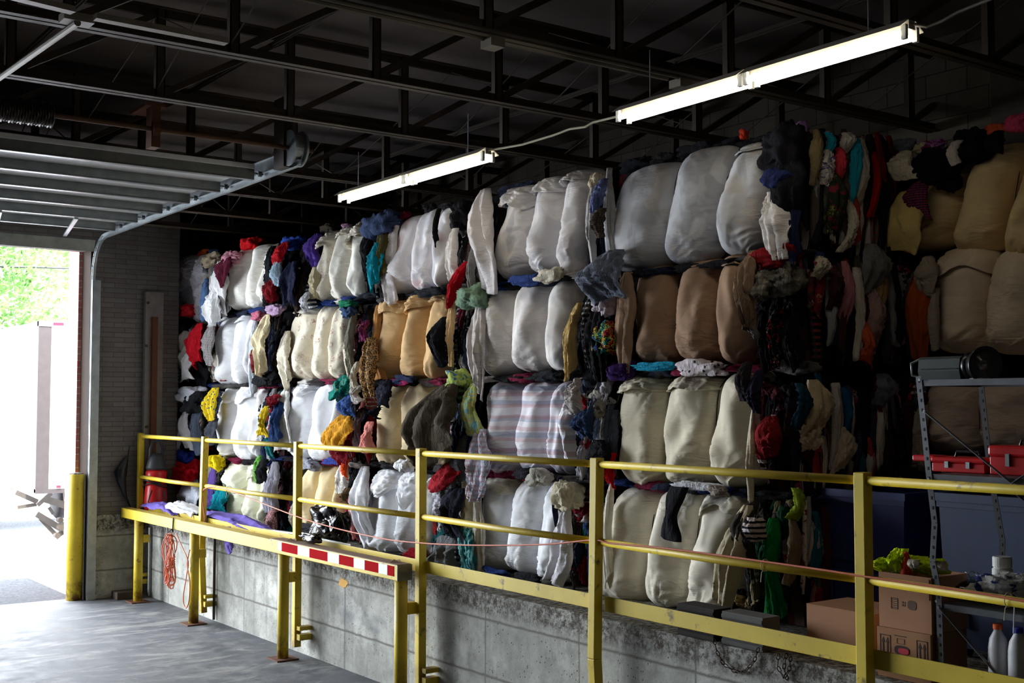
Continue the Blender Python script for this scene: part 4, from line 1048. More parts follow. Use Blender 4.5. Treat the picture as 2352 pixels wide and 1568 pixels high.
b.garment(478, 1074, 498, 1172, (104, 80, 160), X=6.26, label='purple knitted sleeve'); b.garment(490, 1126, 522, 1174, (14, 140, 158), X=6.26, label='teal T-shirt'); b.garment(484, 1046, 508, 1078, (240, 212, 30), form='wad', X=6.28)
b.garment(588, 1046, 600, 1100, (110, 180, 80), X=6.25); b.garment(612, 1060, 640, 1170, (150, 148, 160), X=6.27); b.garment(594, 1054, 616, 1102, (20, 20, 24), X=6.24); b.garment(616, 1168, 636, 1212, (206, 190, 190), 'plaid', (150, 30, 50), X=6.24, sc=2.5)
# ---- column 1 (by the far wall)
b = bale(0, 1, 'white bale speckled with small brown shapes, top row, beside the far wall', (362, 500), None, 590, 740)
put(b, [382, 415, 452, 480], SPECK, [602, 592, 590], [738, 732, 744], [.03, .02, .02], wr=1.3, flaps=[(0, .1, 1.2), (1, -.2, 1.3), (2, -.3, 1.2)])
b.garment(354, 620, 384, 738, (176, 92, 46), X=6.40, label='rust-orange cloth at the far end'); b.garment(360, 715, 384, 752, (226, 222, 210), X=6.38); b.garment(360, 610, 380, 662, (60, 30, 28), X=6.4)
b.garment(370, 608, 400, 640, (216, 180, 164), form='wad', X=6.42)
b.fill(468, 582, 506, 742, 'light', 14, wr=(10, 22)); b.garment(458, 576, 478, 588, (230, 96, 40), form='wad', X=6.5); b.garment(472, 582, 502, 612, (176, 160, 134), form='wad', X=6.36); b.garment(462, 640, 478, 728, (88, 116, 160), X=6.25)
b.garment(424, 700, 442, 726, (220, 40, 46), form='wad', X=6.28); b.garment(478, 660, 512, 742, (238, 238, 238), X=6.24, fold=.3); b.garment(484, 572, 500, 585, (40, 60, 100), form='wad', X=6.5)
for r_, (ta, tb, nm) in enumerate(((742, 888, 'burst bale of loose dark and red clothes, second row, beside the far wall'), (892, 1042, 'burst bale of dark clothes and striped sheet, third row, beside the far wall'), (1046, 1192, 'burst bale with a red shirt, bottom row, beside the pressure washer'))):
    b = bale(r_ + 1, 1, nm, (366, 500), None, ta, tb)
    b.fill(368, ta, 508, tb, 'mix' if r_ != 2 else 'light', 34, wr=(14, 34), hr=(.3, .7))
    if r_ == 0:
        b.garment(440, 742, 478, 842, (186, 18, 34), X=6.24, w1=.7, label='red sweatshirt'); b.garment(402, 752, 436, 850, (206, 198, 184), X=6.25, lean=-8); b.garment(384, 800, 402, 872, (56, 84, 128), X=6.26)
        b.garment(420, 800, 450, 876, (240, 240, 238), X=6.24, lean=-8); b.garment(394, 745, 412, 790, (196, 100, 52), X=6.26); b.garment(472, 745, 498, 830, (180, 170, 166), 'plaid', (110, 110, 112), X=6.26, sc=2); b.garment(388, 742, 432, 762, (30, 32, 42), form='wad', X=6.25)
    if r_ == 1:
        b.garment(392, 850, 410, 1010, (206, 206, 210), 'hstripe', (96, 104, 112), X=6.22, sc=1.1, fold=.1, crumple=.005, label='long striped towel'); b.garment(416, 890, 462, 928, (214, 214, 222), form='wad', X=6.25); b.garment(478, 890, 504, 966, (232, 200, 40), 'dots', (60, 90, 110), X=6.23, label='yellow spotted blouse')
        b.garment(426, 930, 446, 1030, (244, 242, 244), X=6.27, puff=.1); b.garment(446, 930, 470, 1035, (80, 88, 104), X=6.25); b.garment(480, 960, 504, 1020, (70, 72, 82), X=6.24); b.garment(360, 960, 410, 1050, (190, 184, 174), 'plaid', (130, 128, 122), X=6.28, sc=2)
        b.garment(432, 905, 470, 945, (26, 26, 30), form='wad', X=6.23); b.garment(398, 960, 420, 1040, (206, 210, 220), X=6.25)
    if r_ == 2:
        b.garment(405, 1062, 450, 1112, (206, 20, 34), form='wad', X=6.24, label='bright red shirt'); b.garment(404, 1104, 424, 1168, (206, 20, 34), X=6.26); b.garment(420, 1100, 470, 1175, (222, 226, 238), X=6.28, puff=.12); b.garment(374, 1100, 404, 1175, (196, 204, 226), X=6.28)
        b.garment(412, 1036, 440, 1062, (40, 56, 150), form='wad', X=6.26); b.garment(384, 1048, 412, 1104, (52, 54, 62), X=6.26)
# colours and dark edges squeezed out between the rows
rnd = random.Random(5)
gapc = [(24, 24, 28), (34, 40, 60), (22, 22, 24), (60, 56, 58), (40, 38, 40), (120, 30, 60), (90, 86, 84), (30, 34, 44), (206, 200, 196), (30, 50, 110)]
for (r_, c_), b in list(BAL.items()):
    if r_ == 3 or c_ == 1: continue
    L = abs(b.y0 - b.y1); k = 7
    for i in range(k):
        y = b.y0 - L * (i + .5 + rnd.uniform(-.3, .3)) / k; m = MB()
        bundle_mesh(m, (b.X - .10 - rnd.uniform(0, .06), y, b.z0 - .004), (.10, L / k * .62, rnd.uniform(.025, .045)), rnd.randrange(9999), n=12)
        m.build('squeezed_garment', fabric(rnd.choice(gapc)), b.root, smooth=True)
def under(rc, x0, y0, x1, y1, c, *a, **k): BAL[rc].garment(x0, y0, x1, y1, c, *a, form='wad', X=6.30, **k)
under((1, 6), 1458, 832, 1548, 850, (10, 130, 160), label='turquoise cloth squeezed out under the bale')
under((1, 6), 1560, 830, 1660, 862, (206, 196, 200), 'dots', (40, 40, 44), label='white cloth with dark spots under the bale')
under((1, 5), 1180, 632, 1240, 655, (40, 62, 118)); under((0, 5), 1240, 618, 1290, 650, (206, 198, 180)); under((1, 5), 1240, 850, 1295, 876, (26, 26, 34))
under((2, 6), 1550, 1108, 1650, 1124, (190, 190, 196)); under((0, 4), 960, 662, 1015, 680, (26, 28, 36)); under((1, 4), 905, 862, 950, 880, (30, 38, 70)); under((2, 3), 742, 1052, 786, 1066, (44, 60, 140)); under((0, 3), 780, 690, 810, 705, (20, 120, 84))
under((3, 3), 690, 1205, 730, 1225, (60, 60, 70)); under((3, 4), 935, 1262, 975, 1284, (190, 24, 44)); under((3, 4), 870, 1270, 930, 1285, (28, 28, 34)); under((3, 5), 1115, 1306, 1165, 1325, (34, 56, 110)); under((3, 5), 1185, 1318, 1240, 1340, (26, 26, 32))

# ---- the stack's near end: edges of folded clothes pressed into upright strips
SIDEX = Vector((1, 0, 0)); OUTYN = Vector((0, -1, 0))
def end_face(b, x0, x1, yend, z0, z1, n, seed, long_=.5):
    rnd = random.Random(seed); H = z1 - z0
    for k in range(n):
        w = rnd.uniform(.035, .13); x = x0 + (x1 - x0) * rnd.random()
        h = H * rnd.uniform(.25, long_ + .35); zt_ = z1 - (H - h) * rnd.random()
        y = yend - .02 - .08 * (k / n) * rnd.random()
        A = Vector((x, y, zt_)); B = Vector((x + rnd.uniform(-.07, .07), y - .01, zt_ - h))
        c = rnd.choice(PAL['end']); q = rnd.random(); pt = (None, None, None)
        if q < .12: pt = ('print', (170, 150, 120), (120, 40, 44))
        elif q < .16: pt = ('plaid', (150, 60, 60), (60, 60, 70))
        m = MB(); m.grid(cloth_rows(A, B, w * rnd.uniform(.7, 1.1), w * rnd.uniform(.6, 1.1), OUTYN, SIDEX, rnd.randrange(99999), nu=8, nv=16, fold=.35, puff=.03, crumple=.018, taper=.55))
        m.build('pressed_garment', fabric(c, *pt), b.root, smooth=True, solid=.005)
YEND = Y(1842, 700, FX)
for r_ in range(4):
    b = BAL[(r_, 6)]
    end_face(b, FX - .06, FX + 1.16, b.y1 - .0, b.z0 + .02, b.z1 + .02, 66, 40 + r_)
def endp(b, x0, y0, x1, y1, c, pat=None, c2=None, c3=None, form='drape', d=.10, label=None, **k):
    yp = b.y1 - d
    A = at_y((x0 + x1) / 2, y0, yp); B = at_y((x0 + x1) / 2, y1, yp); w = abs(at_y(x0, (y0 + y1) / 2, yp).x - at_y(x1, (y0 + y1) / 2, yp).x)
    m = MB()
    if form == 'drape': m.grid(cloth_rows(A, B, w, w, OUTYN, SIDEX, hash_(str((x0, y0))), **k))
    else: bundle_mesh(m, (A + B) / 2, (w / 2, .06, (A.z - B.z) / 2), hash_(str((x0, y0))))
    o = m.build('pressed_garment', fabric(c, pat, c2, c3), b.root, smooth=True, solid=.005 if form == 'drape' else 0)
    if label: o['label'] = label
b = BAL[(0, 6)]
endp(b, 1944, 318, 1968, 470, (30, 150, 170), label='turquoise strip'); endp(b, 1888, 305, 1902, 360, (30, 140, 160)); endp(b, 1912, 340, 1930, 420, (214, 60, 74)); endp(b, 1994, 350, 2008, 500, (160, 20, 20), label='red strip'); endp(b, 1878, 345, 1906, 430, (214, 206, 196), 'print', (180, 60, 60), (80, 70, 120))
endp(b, 1960, 320, 1985, 460, (190, 180, 162)); endp(b, 1925, 306, 1948, 350, (206, 196, 184)); endp(b, 1930, 460, 1956, 570, (196, 184, 164)); endp(b, 1856, 300, 1880, 420, (128, 110, 78)); endp(b, 1890, 400, 1930, 540, (40, 50, 36), 'print', (150, 160, 80), (120, 40, 50))
b = BAL[(1, 6)]
endp(b, 1968, 562, 2030, 680, (116, 116, 112), label='grey knotted jersey', puff=.08); endp(b, 1856, 590, 1886, 640, (190, 176, 154)); endp(b, 1925, 600, 1945, 740, (170, 110, 112)); endp(b, 1895, 610, 1925, 720, (60, 30, 34), 'print', (110, 90, 90), (90, 20, 30)); endp(b, 1965, 740, 1996, 840, (206, 90, 50), label='orange lace strip'); endp(b, 2000, 600, 2022, 740, (146, 120, 76))
endp(b, 1980, 660, 2012, 800, (150, 120, 112))
b = BAL[(2, 6)]
endp(b, 1840, 872, 1886, 990, (206, 186, 150)); endp(b, 1842, 980, 1876, 1030, (206, 190, 160), form='wad'); endp(b, 1905, 880, 1920, 1060, (190, 182, 174)); endp(b, 1925, 890, 1945, 1020, (20, 80, 120)); endp(b, 1990, 858, 2040, 920, (110, 112, 122)); endp(b, 1815, 880, 1846, 980, (26, 60, 76)); endp(b, 1905, 980, 1945, 1085, (200, 184, 160))
b = BAL[(3, 6)]
endp(b, 1806, 1120, 1836, 1190, (130, 150, 40), label='lime green scrap'); endp(b, 1800, 1190, 1830, 1330, (120, 106, 84))

# ---- rear stack, right, behind the shelf
X2 = 7.86
def rear(label, span, tops, edges, bots, mat, leans, seed, **k):
    b = bale(9, seed, label, span, None, tops[0], bots[0], X=X2)
    put(b, edges, mat, tops, bots, leans, nu=36, nv=70, **k); return b
b = rear('khaki bale in the rear stack, top row, under the red and black clothes', (2052, 2560), [385, 338, 318, 300], [2086, 2208, 2325, 2440, 2550], [570, 576, 590, 600], KDARK, [.08, .08, .08, .06], 1, wr=1.4, depth=.32)
b.fill(2036, 345, 2090, 560, [(120, 116, 130), (30, 30, 34), (24, 24, 28), (90, 90, 100), (190, 180, 160)], 14, X=7.62, wr=(16, 34))
b.garment(2034, 440, 2112, 586, (200, 176, 110), X=7.42, w1=1.3, fold=.25, puff=.06, label='cream shirt tail hanging down'); b.garment(2084, 414, 2142, 508, (70, 36, 50), 'plaid', (170, 50, 60), (40, 40, 80), X=7.40, sc=2.5, label='dark red tweed piece', fold=.12)
b.garment(2050, 346, 2106, 412, (214, 202, 178), X=7.42, puff=.08, label='off-white cloth'); b.garment(2104, 342, 2200, 400, (18, 18, 22), form='wad', X=7.5); b.garment(2130, 365, 2196, 430, (16, 16, 20), form='wad', X=7.5)
b.garment(2180, 322, 2204, 376, (206, 196, 186), X=7.42, fold=.1, label='white sock', taper=.9); b.garment(2206, 300, 2272, 372, (18, 18, 20), form='wad', X=7.55); b.garment(2268, 300, 2306, 354, (24, 22, 24), form='drape', X=7.42)
b.garment(2266, 284, 2312, 308, (200, 84, 50), form='wad', X=7.5); b.garment(2322, 262, 2372, 302, (200, 70, 100), form='wad', X=7.5, label='pink wad of cloth'); b.garment(2110, 322, 2170, 346, (150, 90, 160), 'print', (206, 200, 196), (120, 30, 70), form='wad', X=7.55)
b.garment(2040, 322, 2100, 350, (110, 116, 130), form='wad', X=7.6); b.garment(2030, 350, 2060, 430, (120, 112, 130), X=7.5); b.garment(2100, 330, 2130, 352, (196, 186, 150), form='wad', X=7.55)
b = rear('beige bale in the rear stack, second row, above the big lantern', (2100, 2560), [572, 568, 566], [2146, 2266, 2392, 2520], [808, 810, 812], BEIGE, [.02, .03, .03], 2, wr=1.4, depth=.32, flaps=[(0, .3, .8)])
b.garment(2082, 612, 2142, 830, (150, 66, 26), X=7.50, puff=.1, label='burnt-orange cloth'); b.garment(2104, 588, 2152, 680, S((150, 138, 122)), X=7.45, crumple=.03); b.garment(2132, 660, 2156, 800, S((150, 138, 122)), X=7.46)
b.fill(2040, 590, 2100, 830, 'dark', 12, X=7.62, wr=(16, 34))
b = rear('pinkish-beige bale in the rear stack, third row, seen through the shelf', (2080, 2560), [872, 872, 872], [2124, 2243, 2385, 2520], [1040, 1040, 1040], PINKBE, [.0, .0, .0], 3, wr=1.5, depth=.32)
b.fill(2045, 850, 2120, 1060, 'dark', 12, X=7.62, wr=(16, 34)); b.garment(2092, 930, 2134, 1080, S((150, 136, 120)), X=7.45)
b = bale(9, 4, 'bale low in the rear stack, mostly hidden by the blue bins', (2060, 2560), None, 1050, 1215, X=X2)
b.fill(2060, 1050, 2200, 1200, 'dark', 8, X=7.66, wr=(20, 40))
# ================================================================== railing on the dock edge
RX = 5.60
zt_r = at_x(1675, 1084, RX).z; zm_r = at_x(1675, 1286, RX).z
zk1 = at_x(1850, 1463, RX).z; zk0 = at_x(1850, 1505, RX).z
post_px = [(309, 1100), (470, 1100), (684, 1100), (967, 1150), (1372, 1200), (1983, 1200)]
py_ = [at_x(a, b, RX).y for a, b in post_px]; py_[0] = YW - .14
pnear = 2 * py_[5] - py_[4]
rail = empty('dock_railing', (RX, 9, DOCK_Z), 'yellow pipe railing with square posts and kick plate along the dock edge', 'railing')
for i, yy in enumerate(py_ + [pnear]):
    m = MB(); h = .037
    bend = .03 if i in (1, 4) else 0
    m.bar((RX - bend * 0, yy, zt_r + .045), (RX - bend, yy, .80), .075, .075, (1, 0, 0)); m.bar((RX - bend, yy, .80), (RX, yy - bend * .5, .10), .075, .075, (1, 0, 0))
    p = m.build('railing_post', M_YEL, rail, bevel=.006)
    m = MB(); m.box((RX - .02, yy - .12, .18), (DOCK_X - .002, yy - .037, .24)); m.box((RX - .02, yy - .12, .28), (DOCK_X - .002, yy - .037, .32)); m.build('wall_clip', M_YEL, p)
yy_all = py_ + [pnear]
for i in range(len(yy_all) - 1):
    a, b = yy_all[i], yy_all[i + 1]
    for z, nm in ((zt_r, 'top_rail'), (zm_r, 'middle_rail')):
        m = MB(); sag = .008 if nm == 'middle_rail' else 0
        m.tube([(RX, a - .036, z), (RX, (a + b) / 2, z - sag), (RX, b + .036, z)], .026, 14); m.build(nm, M_YEL, rail, smooth=True)
    m = bx((RX + .038, b + .0, zk0), (RX + .046, a - .0, zk1)) if False else bx((RX + .03, b + .038, zk0), (RX + .042, a - .038, zk1)); m.build('kick_plate', M_YEL, rail, bevel=.003)

# guard beam standing in front of the dock wall
GX = 5.43
gb = empty('guard_beam', (GX, 12.5, 0), 'low yellow guard beam on four pipe legs with red and white reflective tape', 'guard rail')
gy = [at_x(319, 1200, GX).y, at_x(446, 1300, GX).y, at_x(651, 1350, GX).y, at_x(921, 1400, GX).y]
gy[0] = min(gy[0], YW - .3)
GZ1 = at_x(905, 1297, GX - .06).z; GZ0 = GZ1 - .13
ye = gy[3] - .06; ys_ = at_x(280, 1170, GX).y; ys_ = min(ys_, YW - .1)
for yy in gy:
    m = MB(); m.tube([(GX, yy, .012), (GX, yy, GZ0)], .058, 20); l = m.build('pipe_leg', M_YEL, gb, smooth=False)
    for pl in l.data.polygons: pl.use_smooth = len(pl.vertices) == 4
    m = MB(); m.box((GX - .12, yy - .13, 0.001), (GX + .12, yy + .13, .014)); m.build('base_plate', M_RUST, gb)
    m = MB(); m.box((GX + .05, yy - .035, .78), (RX - .036, yy + .035, .88)); m.build('bracket', M_YEL, gb)
M_BTOP = plain('dusty_steel', rgb(128, 104, 84), .7, .2)
ysp = at_x(638, 1250, GX).y
m = MB(); m.box((GX - .07, ysp, GZ0), (GX - .062, ys_, GZ1)); m.box((GX - .07, ysp, GZ1 - .008), (GX + .07, ys_, GZ1)); m.box((GX - .07, ysp, GZ0), (GX + .07, ys_, GZ0 + .008)); m.box((GX + .062, ysp, GZ0), (GX + .07, ys_, GZ1))
m.build('channel_beam', M_YEL, gb, bevel=.004)
m = MB(); m.box((GX - .075, ye, GZ0 + .0), (GX + .07, ysp + .03, GZ1 + .004)); m.build('channel_beam', M_YEL, gb, bevel=.006)
bx((GX - .072, ye + .01, GZ1 + .004), (GX + .068, ysp + .02, GZ1 + .010)).build('worn_top_plate', M_BTOP, gb)
M_TR = plain('reflective_red', rgb(170, 10, 20), .95, spec=.05, var=.1); M_TW = plain('reflective_white', rgb(178, 182, 188), .4, .2, var=.06); M_STL = plain('bare_worn_steel', rgb(120, 114, 106), .35, .7, var=.3)
cuts = [638, 647, 684, 711, 753, 779, 813, 838, 870, 890, 905]
for i in range(len(cuts) - 1):
    a, b = at_x(cuts[i], 1270, GX - .076).y, at_x(cuts[i + 1], 1280, GX - .076).y
    bx((GX - .0785, b, GZ0 + .035), (GX - .075, a, GZ1 - .008)).build('white_tape' if i % 2 == 0 else 'red_tape', M_TW if i % 2 == 0 else M_TR, gb)
bx((GX - .078, ye - .006, GZ0), (GX + .072, ye, GZ1 + .006)).build('end_plate', M_STL, gb)
for f in (.12, .93):
    q = ysp + (ye - ysp) * f; m = MB(); m.quad((GX + .02, q - .09, GZ1 + .011), (GX - .05, q, GZ1 + .011), (GX + .03, q + .09, GZ1 + .011), (GX + .06, q, GZ1 + .03)); m.quad((GX + .02, q + .09, GZ1 + .011), (GX - .05, q, GZ1 + .011), (GX + .02, q - .09, GZ1 + .011), (GX + .0, q, GZ1 + .035)); m.build('lifted_gusset', M_BTOP, gb)

# bollard in the doorway
bp = at_z(170, 1377, 0); bh = at_y(184, 1088, bp.y).z
bo = empty('bollard', (bp.x, bp.y, 0), 'yellow concrete-filled pipe bollard beside the garage door jamb', 'bollard')
m = MB(); m.lathe((bp.x, bp.y, 0), [(.105, 0), (.105, bh - .01), (.10, bh)], 28); o = m.build('pipe_sleeve', M_YEL, bo)
for pl in o.data.polygons: pl.use_smooth = len(pl.vertices) == 4
m = MB(); m.lathe((bp.x, bp.y, bh), [(.097, 0), (.085, .012), (.04, .02), (.0, .022)], 24); m.build('concrete_cap', M_CONC, bo, smooth=True)

# block of wood on the floor
p = at_z(280, 1371, 0); p.y = YW - .2
tag(bx((p.x - .14, p.y - .12, 0.0), (p.x + .14, p.y + .12, .10)).build('timber_block', plain('dark_timber', rgb(74, 62, 52), .9), None, bevel=.01), 'short dark timber block on the floor against the far wall', 'wood block')

# thin steel conduit beside the first post
m = MB(); m.tube([(DOCK_X - .03, YW - .3, .02), (DOCK_X - .03, YW - .3, .94)], .02, 10); tag(m.build('wall_pipe', M_GALV), 'short grey pipe upright on the dock wall by the first post', 'pipe')
m = MB(); m.tube([(DOCK_X - .03, py_[1] - .12, .02), (DOCK_X - .03, py_[1] - .12, 1.0)], .016, 10); tag(m.build('wall_pipe', M_DSTEEL), 'dark pipe upright on the dock wall by the second post', 'pipe')

# ================================================================== things on the far end of the dock
M_WRED = plain('washer_red', rgb(196, 30, 32), .35, var=.1); M_WGRY = plain('washer_grey', rgb(52, 54, 58), .5)
w0 = at_y(354, 1160, YW - .32); wx, wy = w0.x + .02, YW - .32
pw_ = empty('pressure_washer', (wx, wy, DOCK_Z), 'red and dark grey upright pressure washer on the dock beside the first post', 'pressure washer')
m = MB(); m.lathe((wx, wy, DOCK_Z + .02), [(.12, 0), (.15, .03), (.155, .25), (.14, .42), (.12, .50)], 20); m.build('lower_body', M_WRED, pw_, smooth=True)
m = MB(); m.lathe((wx, wy, DOCK_Z + .52), [(.125, 0), (.14, .04), (.14, .12), (.11, .15)], 20); m.build('middle_band', M_WRED, pw_, smooth=True)
m = MB(); m.lathe((wx, wy, DOCK_Z + .67), [(.13, 0), (.14, .03), (.10, .16), (.06, .22)], 20); m.build('upper_hood', M_WGRY, pw_, smooth=True)
m = MB(); m.tube([(wx - .09, wy, DOCK_Z + .7), (wx - .085, wy, DOCK_Z + .95), (wx - .05, wy, DOCK_Z + 1.06), (wx + .05, wy, DOCK_Z + 1.06), (wx + .085, wy, DOCK_Z + .95), (wx + .09, wy, DOCK_Z + .7)], .02, 10); m.build('carry_handle', M_WGRY, pw_, smooth=True)
for k, zz in enumerate((.46, .5, .53)):
    m = MB(); m.tube([(wx + .165 * math.cos(a), wy + .165 * math.sin(a), DOCK_Z + zz + .03 * math.sin(a * 2 + k)) for a in [2 * PI * i / 24 for i in range(25)]], .009, 8); m.build('power_cord', M_BLACK, pw_, smooth=True)
m = MB(); m.tube([(wx - .1, wy - .13, DOCK_Z + .4), (wx - .16, wy - .16, DOCK_Z + .25), (wx - .05, wy - .19, DOCK_Z + .12), (wx + .08, wy - .17, DOCK_Z + .2), (wx + .06, wy - .16, DOCK_Z + .4)], .011, 8); m.build('high_pressure_hose', M_WGRY, pw_, smooth=True)
m = bx((wx - .04, wy - .165, DOCK_Z + .12), (wx - .0, wy - .15, DOCK_Z + .2)); m.build('switch', M_BLACK, pw_)
bx((wx - .16, wy - .14, DOCK_Z + .001), (wx + .16, wy + .14, DOCK_Z + .03)).build('foot', M_BLACK, pw_, bevel=.01)
for sg in (-1, 1):
    m = MB(); m.lathe((wx + sg * .16, wy + .05, DOCK_Z + .08), [(.03, -.02), (.08, -.02), (.08, .02), (.03, .02)], 18, (1, 0, 0)); m.build('wheel', M_BLACK, pw_)
# black spray lance hanging on the far wall
hx = lambda px, py: at_y(px, py, YW - .06)
m = MB(); ps = [hx(298, 1024), hx(294, 1045), hx(286, 1062), hx(277, 1085), hx(279, 1105), hx(288, 1140), hx(300, 1165)]
m.tube(ps, [.006, .008, .05, .085, .06, .02, .01], 10); tag(m.build('hanging_tool_bag', M_BLACK, None, smooth=True), 'black drooping bag hung on the wall left of the first railing post', 'bag')

# purple ironing board and its cover
pur = fabric((112, 96, 176), 'sheet'); ib = empty('ironing_board', (5.72, 14.9, DOCK_Z), 'ironing board with padded purple cover lying on the dock edge', 'ironing board')
yA, yB = at_x(332, 1205, 5.66).y, at_x(470, 1225, 5.66).y; yA = min(yA, YW - .25)
def board(z, t_, inset):
    m = MB(); top, bot = [], []; n = 30; cx = 5.84
    for k in range(n):
        a = 2 * PI * k / n; w = .24 - inset; L = (yA - yB) / 2 - inset
        yy = (yA + yB) / 2 + L * sgnpow(math.cos(a), .6); xx = cx + w * sgnpow(math.sin(a), .7)
        wob = .006 * math.sin(a * 40)
        top.append(Vector((xx, yy, z + t_ + wob))); bot.append(Vector((xx, yy, z + wob)))
    b = len(m.v); m.v += top + bot
    m.f.append(tuple(range(b, b + n))); m.m.append(0); m.f.append(tuple(range(b + n, b + 2 * n))[::-1]); m.m.append(0)
    for k in range(n): m.f.append((b + k, b + n + k, b + n + (k + 1) % n, b + (k + 1) % n)); m.m.append(0)
    return m
board(DOCK_Z + .012, .04, -.02).build('padded_cover', pur, ib, bevel=.012)
board(DOCK_Z + .055, .02, .02).build('board_top', M_WGRY, ib)
for a, b in (((332, 1180), (352, 1176)), ((380, 1180), (420, 1186))):
    pass
m = MB()
m.grid(cloth_rows((5.70, yA - .05, DOCK_Z + .17), (5.70, yA - 1.35, DOCK_Z + .13), .34, .40, Vector((0, 0, 1)), Vector((1, 0, 0)), 77, nu=20, nv=40, fold=.18, puff=.05, crumple=.03, taper=.9))
tag(m.build('purple_cloth', pur, None, smooth=True, solid=.006), 'rumpled purple sheet on the dock between the first two posts', 'cloth')
ya, yb = at_x(474, 1195, 5.7).y, at_x(618, 1215, 5.7).y
m = MB(); m.grid(cloth_rows((5.78, ya, DOCK_Z + .20), (5.75, yb, DOCK_Z + .08), .30, .22, Vector((0, 0, 1)), Vector((1, 0, 0)), 12, nu=20, nv=44, fold=.2, puff=.07, crumple=.03, taper=.8))
r_ = tag(m.build('purple_coat', pur, None, smooth=True, solid=.006), 'purple coat sprawled on the dock edge behind the second post', 'coat')
A = at_x(520, 1208, 5.54); B = at_x(532, 1262, 5.565)
m = MB(); m.grid(cloth_rows(A, B, (.22), .18, OUTX, SIDEY, 5, fold=.15, puff=.01, crumple=.015, taper=.8)); tag(m.build('purple_sleeve', pur, None, smooth=True, solid=.006), 'purple sleeve end hanging over the kick plate right of the second post', 'cloth')
A = at_x(408, 1165, 5.76); m = MB(); m.grid(cloth_rows((5.72, at_x(402, 1180, 5.75).y, DOCK_Z + .22), (5.72, at_x(462, 1180, 5.75).y, DOCK_Z + .16), .3, .3, Vector((0, 0, 1)), Vector((1, 0, 0)), 31, nu=16, nv=30, fold=.25, puff=.05, crumple=.035, taper=.8))
tag(m.build('white_cloth', fabric((232, 232, 238), 'sheet'), None, smooth=True, solid=.005), 'crumpled white cloth on the dock left of the second post', 'cloth')
m = MB(); bundle_mesh(m, (5.74, at_x(440, 1190, 5.74).y, DOCK_Z + .13), (.10, .16, .05), 9, n=16, amp=.2); tag(m.build('black_cap', fabric((20, 20, 24)), None, smooth=True), 'flattened black cloth beside the second post on the dock edge', 'cloth')

# black bin bag slumped over the kick plate
M_BAG = NT('bin_bag_film'); v = M_BAG.coord(); f = M_BAG.noise(v, 6, 4, .6, 1.2)
M_BAG = M_BAG.out(rgb(14, 14, 17), .16, M_BAG.bump(f, .45, .03), 0, .6)
bb = empty('bin_bag', (5.66, at_x(730, 1210, 5.66).y, DOCK_Z), 'shiny black plastic bin bag slumped on the dock edge behind the guard beam', 'bin bag')
def bagmesh(c, r, seed, n=36, amp=.2):
    m = MB(); bundle_mesh(m, c, r, seed, n=n, amp=amp); return m
c = at_x(728, 1200, 5.66); bagmesh((5.77, c.y, c.z + .0), (.12, .27, .18), 41).build('bag_body', M_BAG, bb, smooth=True)
c = at_x(712, 1234, 5.48); bagmesh((5.50, c.y, GZ1 + .065), (.07, .19, .045), 8).build('bag_neck', M_BAG, bb, smooth=True)
c = at_x(772, 1208, 5.78); bagmesh((5.80, c.y, c.z), (.10, .18, .15), 15).build('bag_side', M_BAG, bb, smooth=True)
a, b = at_x(610, 1216, 5.75), at_x(676, 1226, 5.7)
m = MB(); m.tube([(5.72, a.y, a.z), (5.72, b.y, b.z)], .018, 12); tag(m.build('chrome_tube', plain('chrome', rgb(220, 220, 226), .15, .9)), 'short shiny metal tube lying left of the black bin bag', 'tube')
a, b = at_x(738, 1245, 5.70), at_x(806, 1256, 5.70)
wp = empty('metal_strip', (5.70, (a.y + b.y) / 2, DOCK_Z + .07), 'white metal strip with slots leaning behind the kick plate right of the bin bag', 'metal strip')
bx((5.695, b.y, a.z - .035), (5.70, a.y, a.z + .04)).build('strip', M_WHITE, wp)
for f in (.15, .9):
    y = a.y + (b.y - a.y) * f
    for dz in (.0, .022): bx((5.692, y - .006, a.z - .015 + dz), (5.696, y + .006, a.z - .003 + dz)).build('slot', M_BLACK, wp)
a, b = at_x(806, 1262, 5.68), at_x(826, 1266, 5.68)
m = bx((5.64, b.y, DOCK_Z + .02), (5.78, a.y, DOCK_Z + .045)); tag(m.build('folded_paper', M_WHITE), 'folded white paper sheet on the dock by the bottom crumpled bale', 'paper')
tag(bagmesh((5.86, at_x(852, 1255, 5.86).y, DOCK_Z + .055), (.10, .15, .07), 3, 18, .08).build('khaki_cap', fabric((120, 108, 76)), None, smooth=True), 'khaki cap on the dock right of the white metal strip', 'cap')

# orange extension cord
M_CORD = plain('cord_orange', rgb(198, 104, 76), .5, var=.06)
ec = empty('extension_cord', (5.3, at_x(392, 1300, 5.3).y, .3), 'orange extension cord coiled and hung from a black hook on the guard beam', 'extension cord')
cx_ = 5.33; cy0 = at_x(393, 1300, cx_).y; zt_c, zb_c = at_x(393, 1222, cx_).z, at_x(393, 1352, cx_).z; zk = at_x(393, 1296, cx_).z
rnd = random.Random(3); pts = []
for k in range(9):
    w = rnd.uniform(.06, .13); ph = rnd.uniform(-.03, .03); zb_ = zb_c + rnd.uniform(0, .12); zt2_ = zt_c - rnd.uniform(0, .04); n = 22
    for i in range(n):
        a = 2 * PI * i / n
        zz = (zt2_ + zb_) / 2 + (zt2_ - zb_) / 2 * math.cos(a)
        pinch = .22 + .78 * min(1, abs(zz - zk) / .22)
        pts.append(Vector((cx_ + .035 * math.sin(a * 2 + k) + rnd.uniform(-.01, .01) - .02 * (k % 3), cy0 + ph + w * math.sin(a) * pinch, zz)))
m = MB(); m.tube(pts, .0065, 7); m.build('cord_loops', M_CORD, ec, smooth=True)
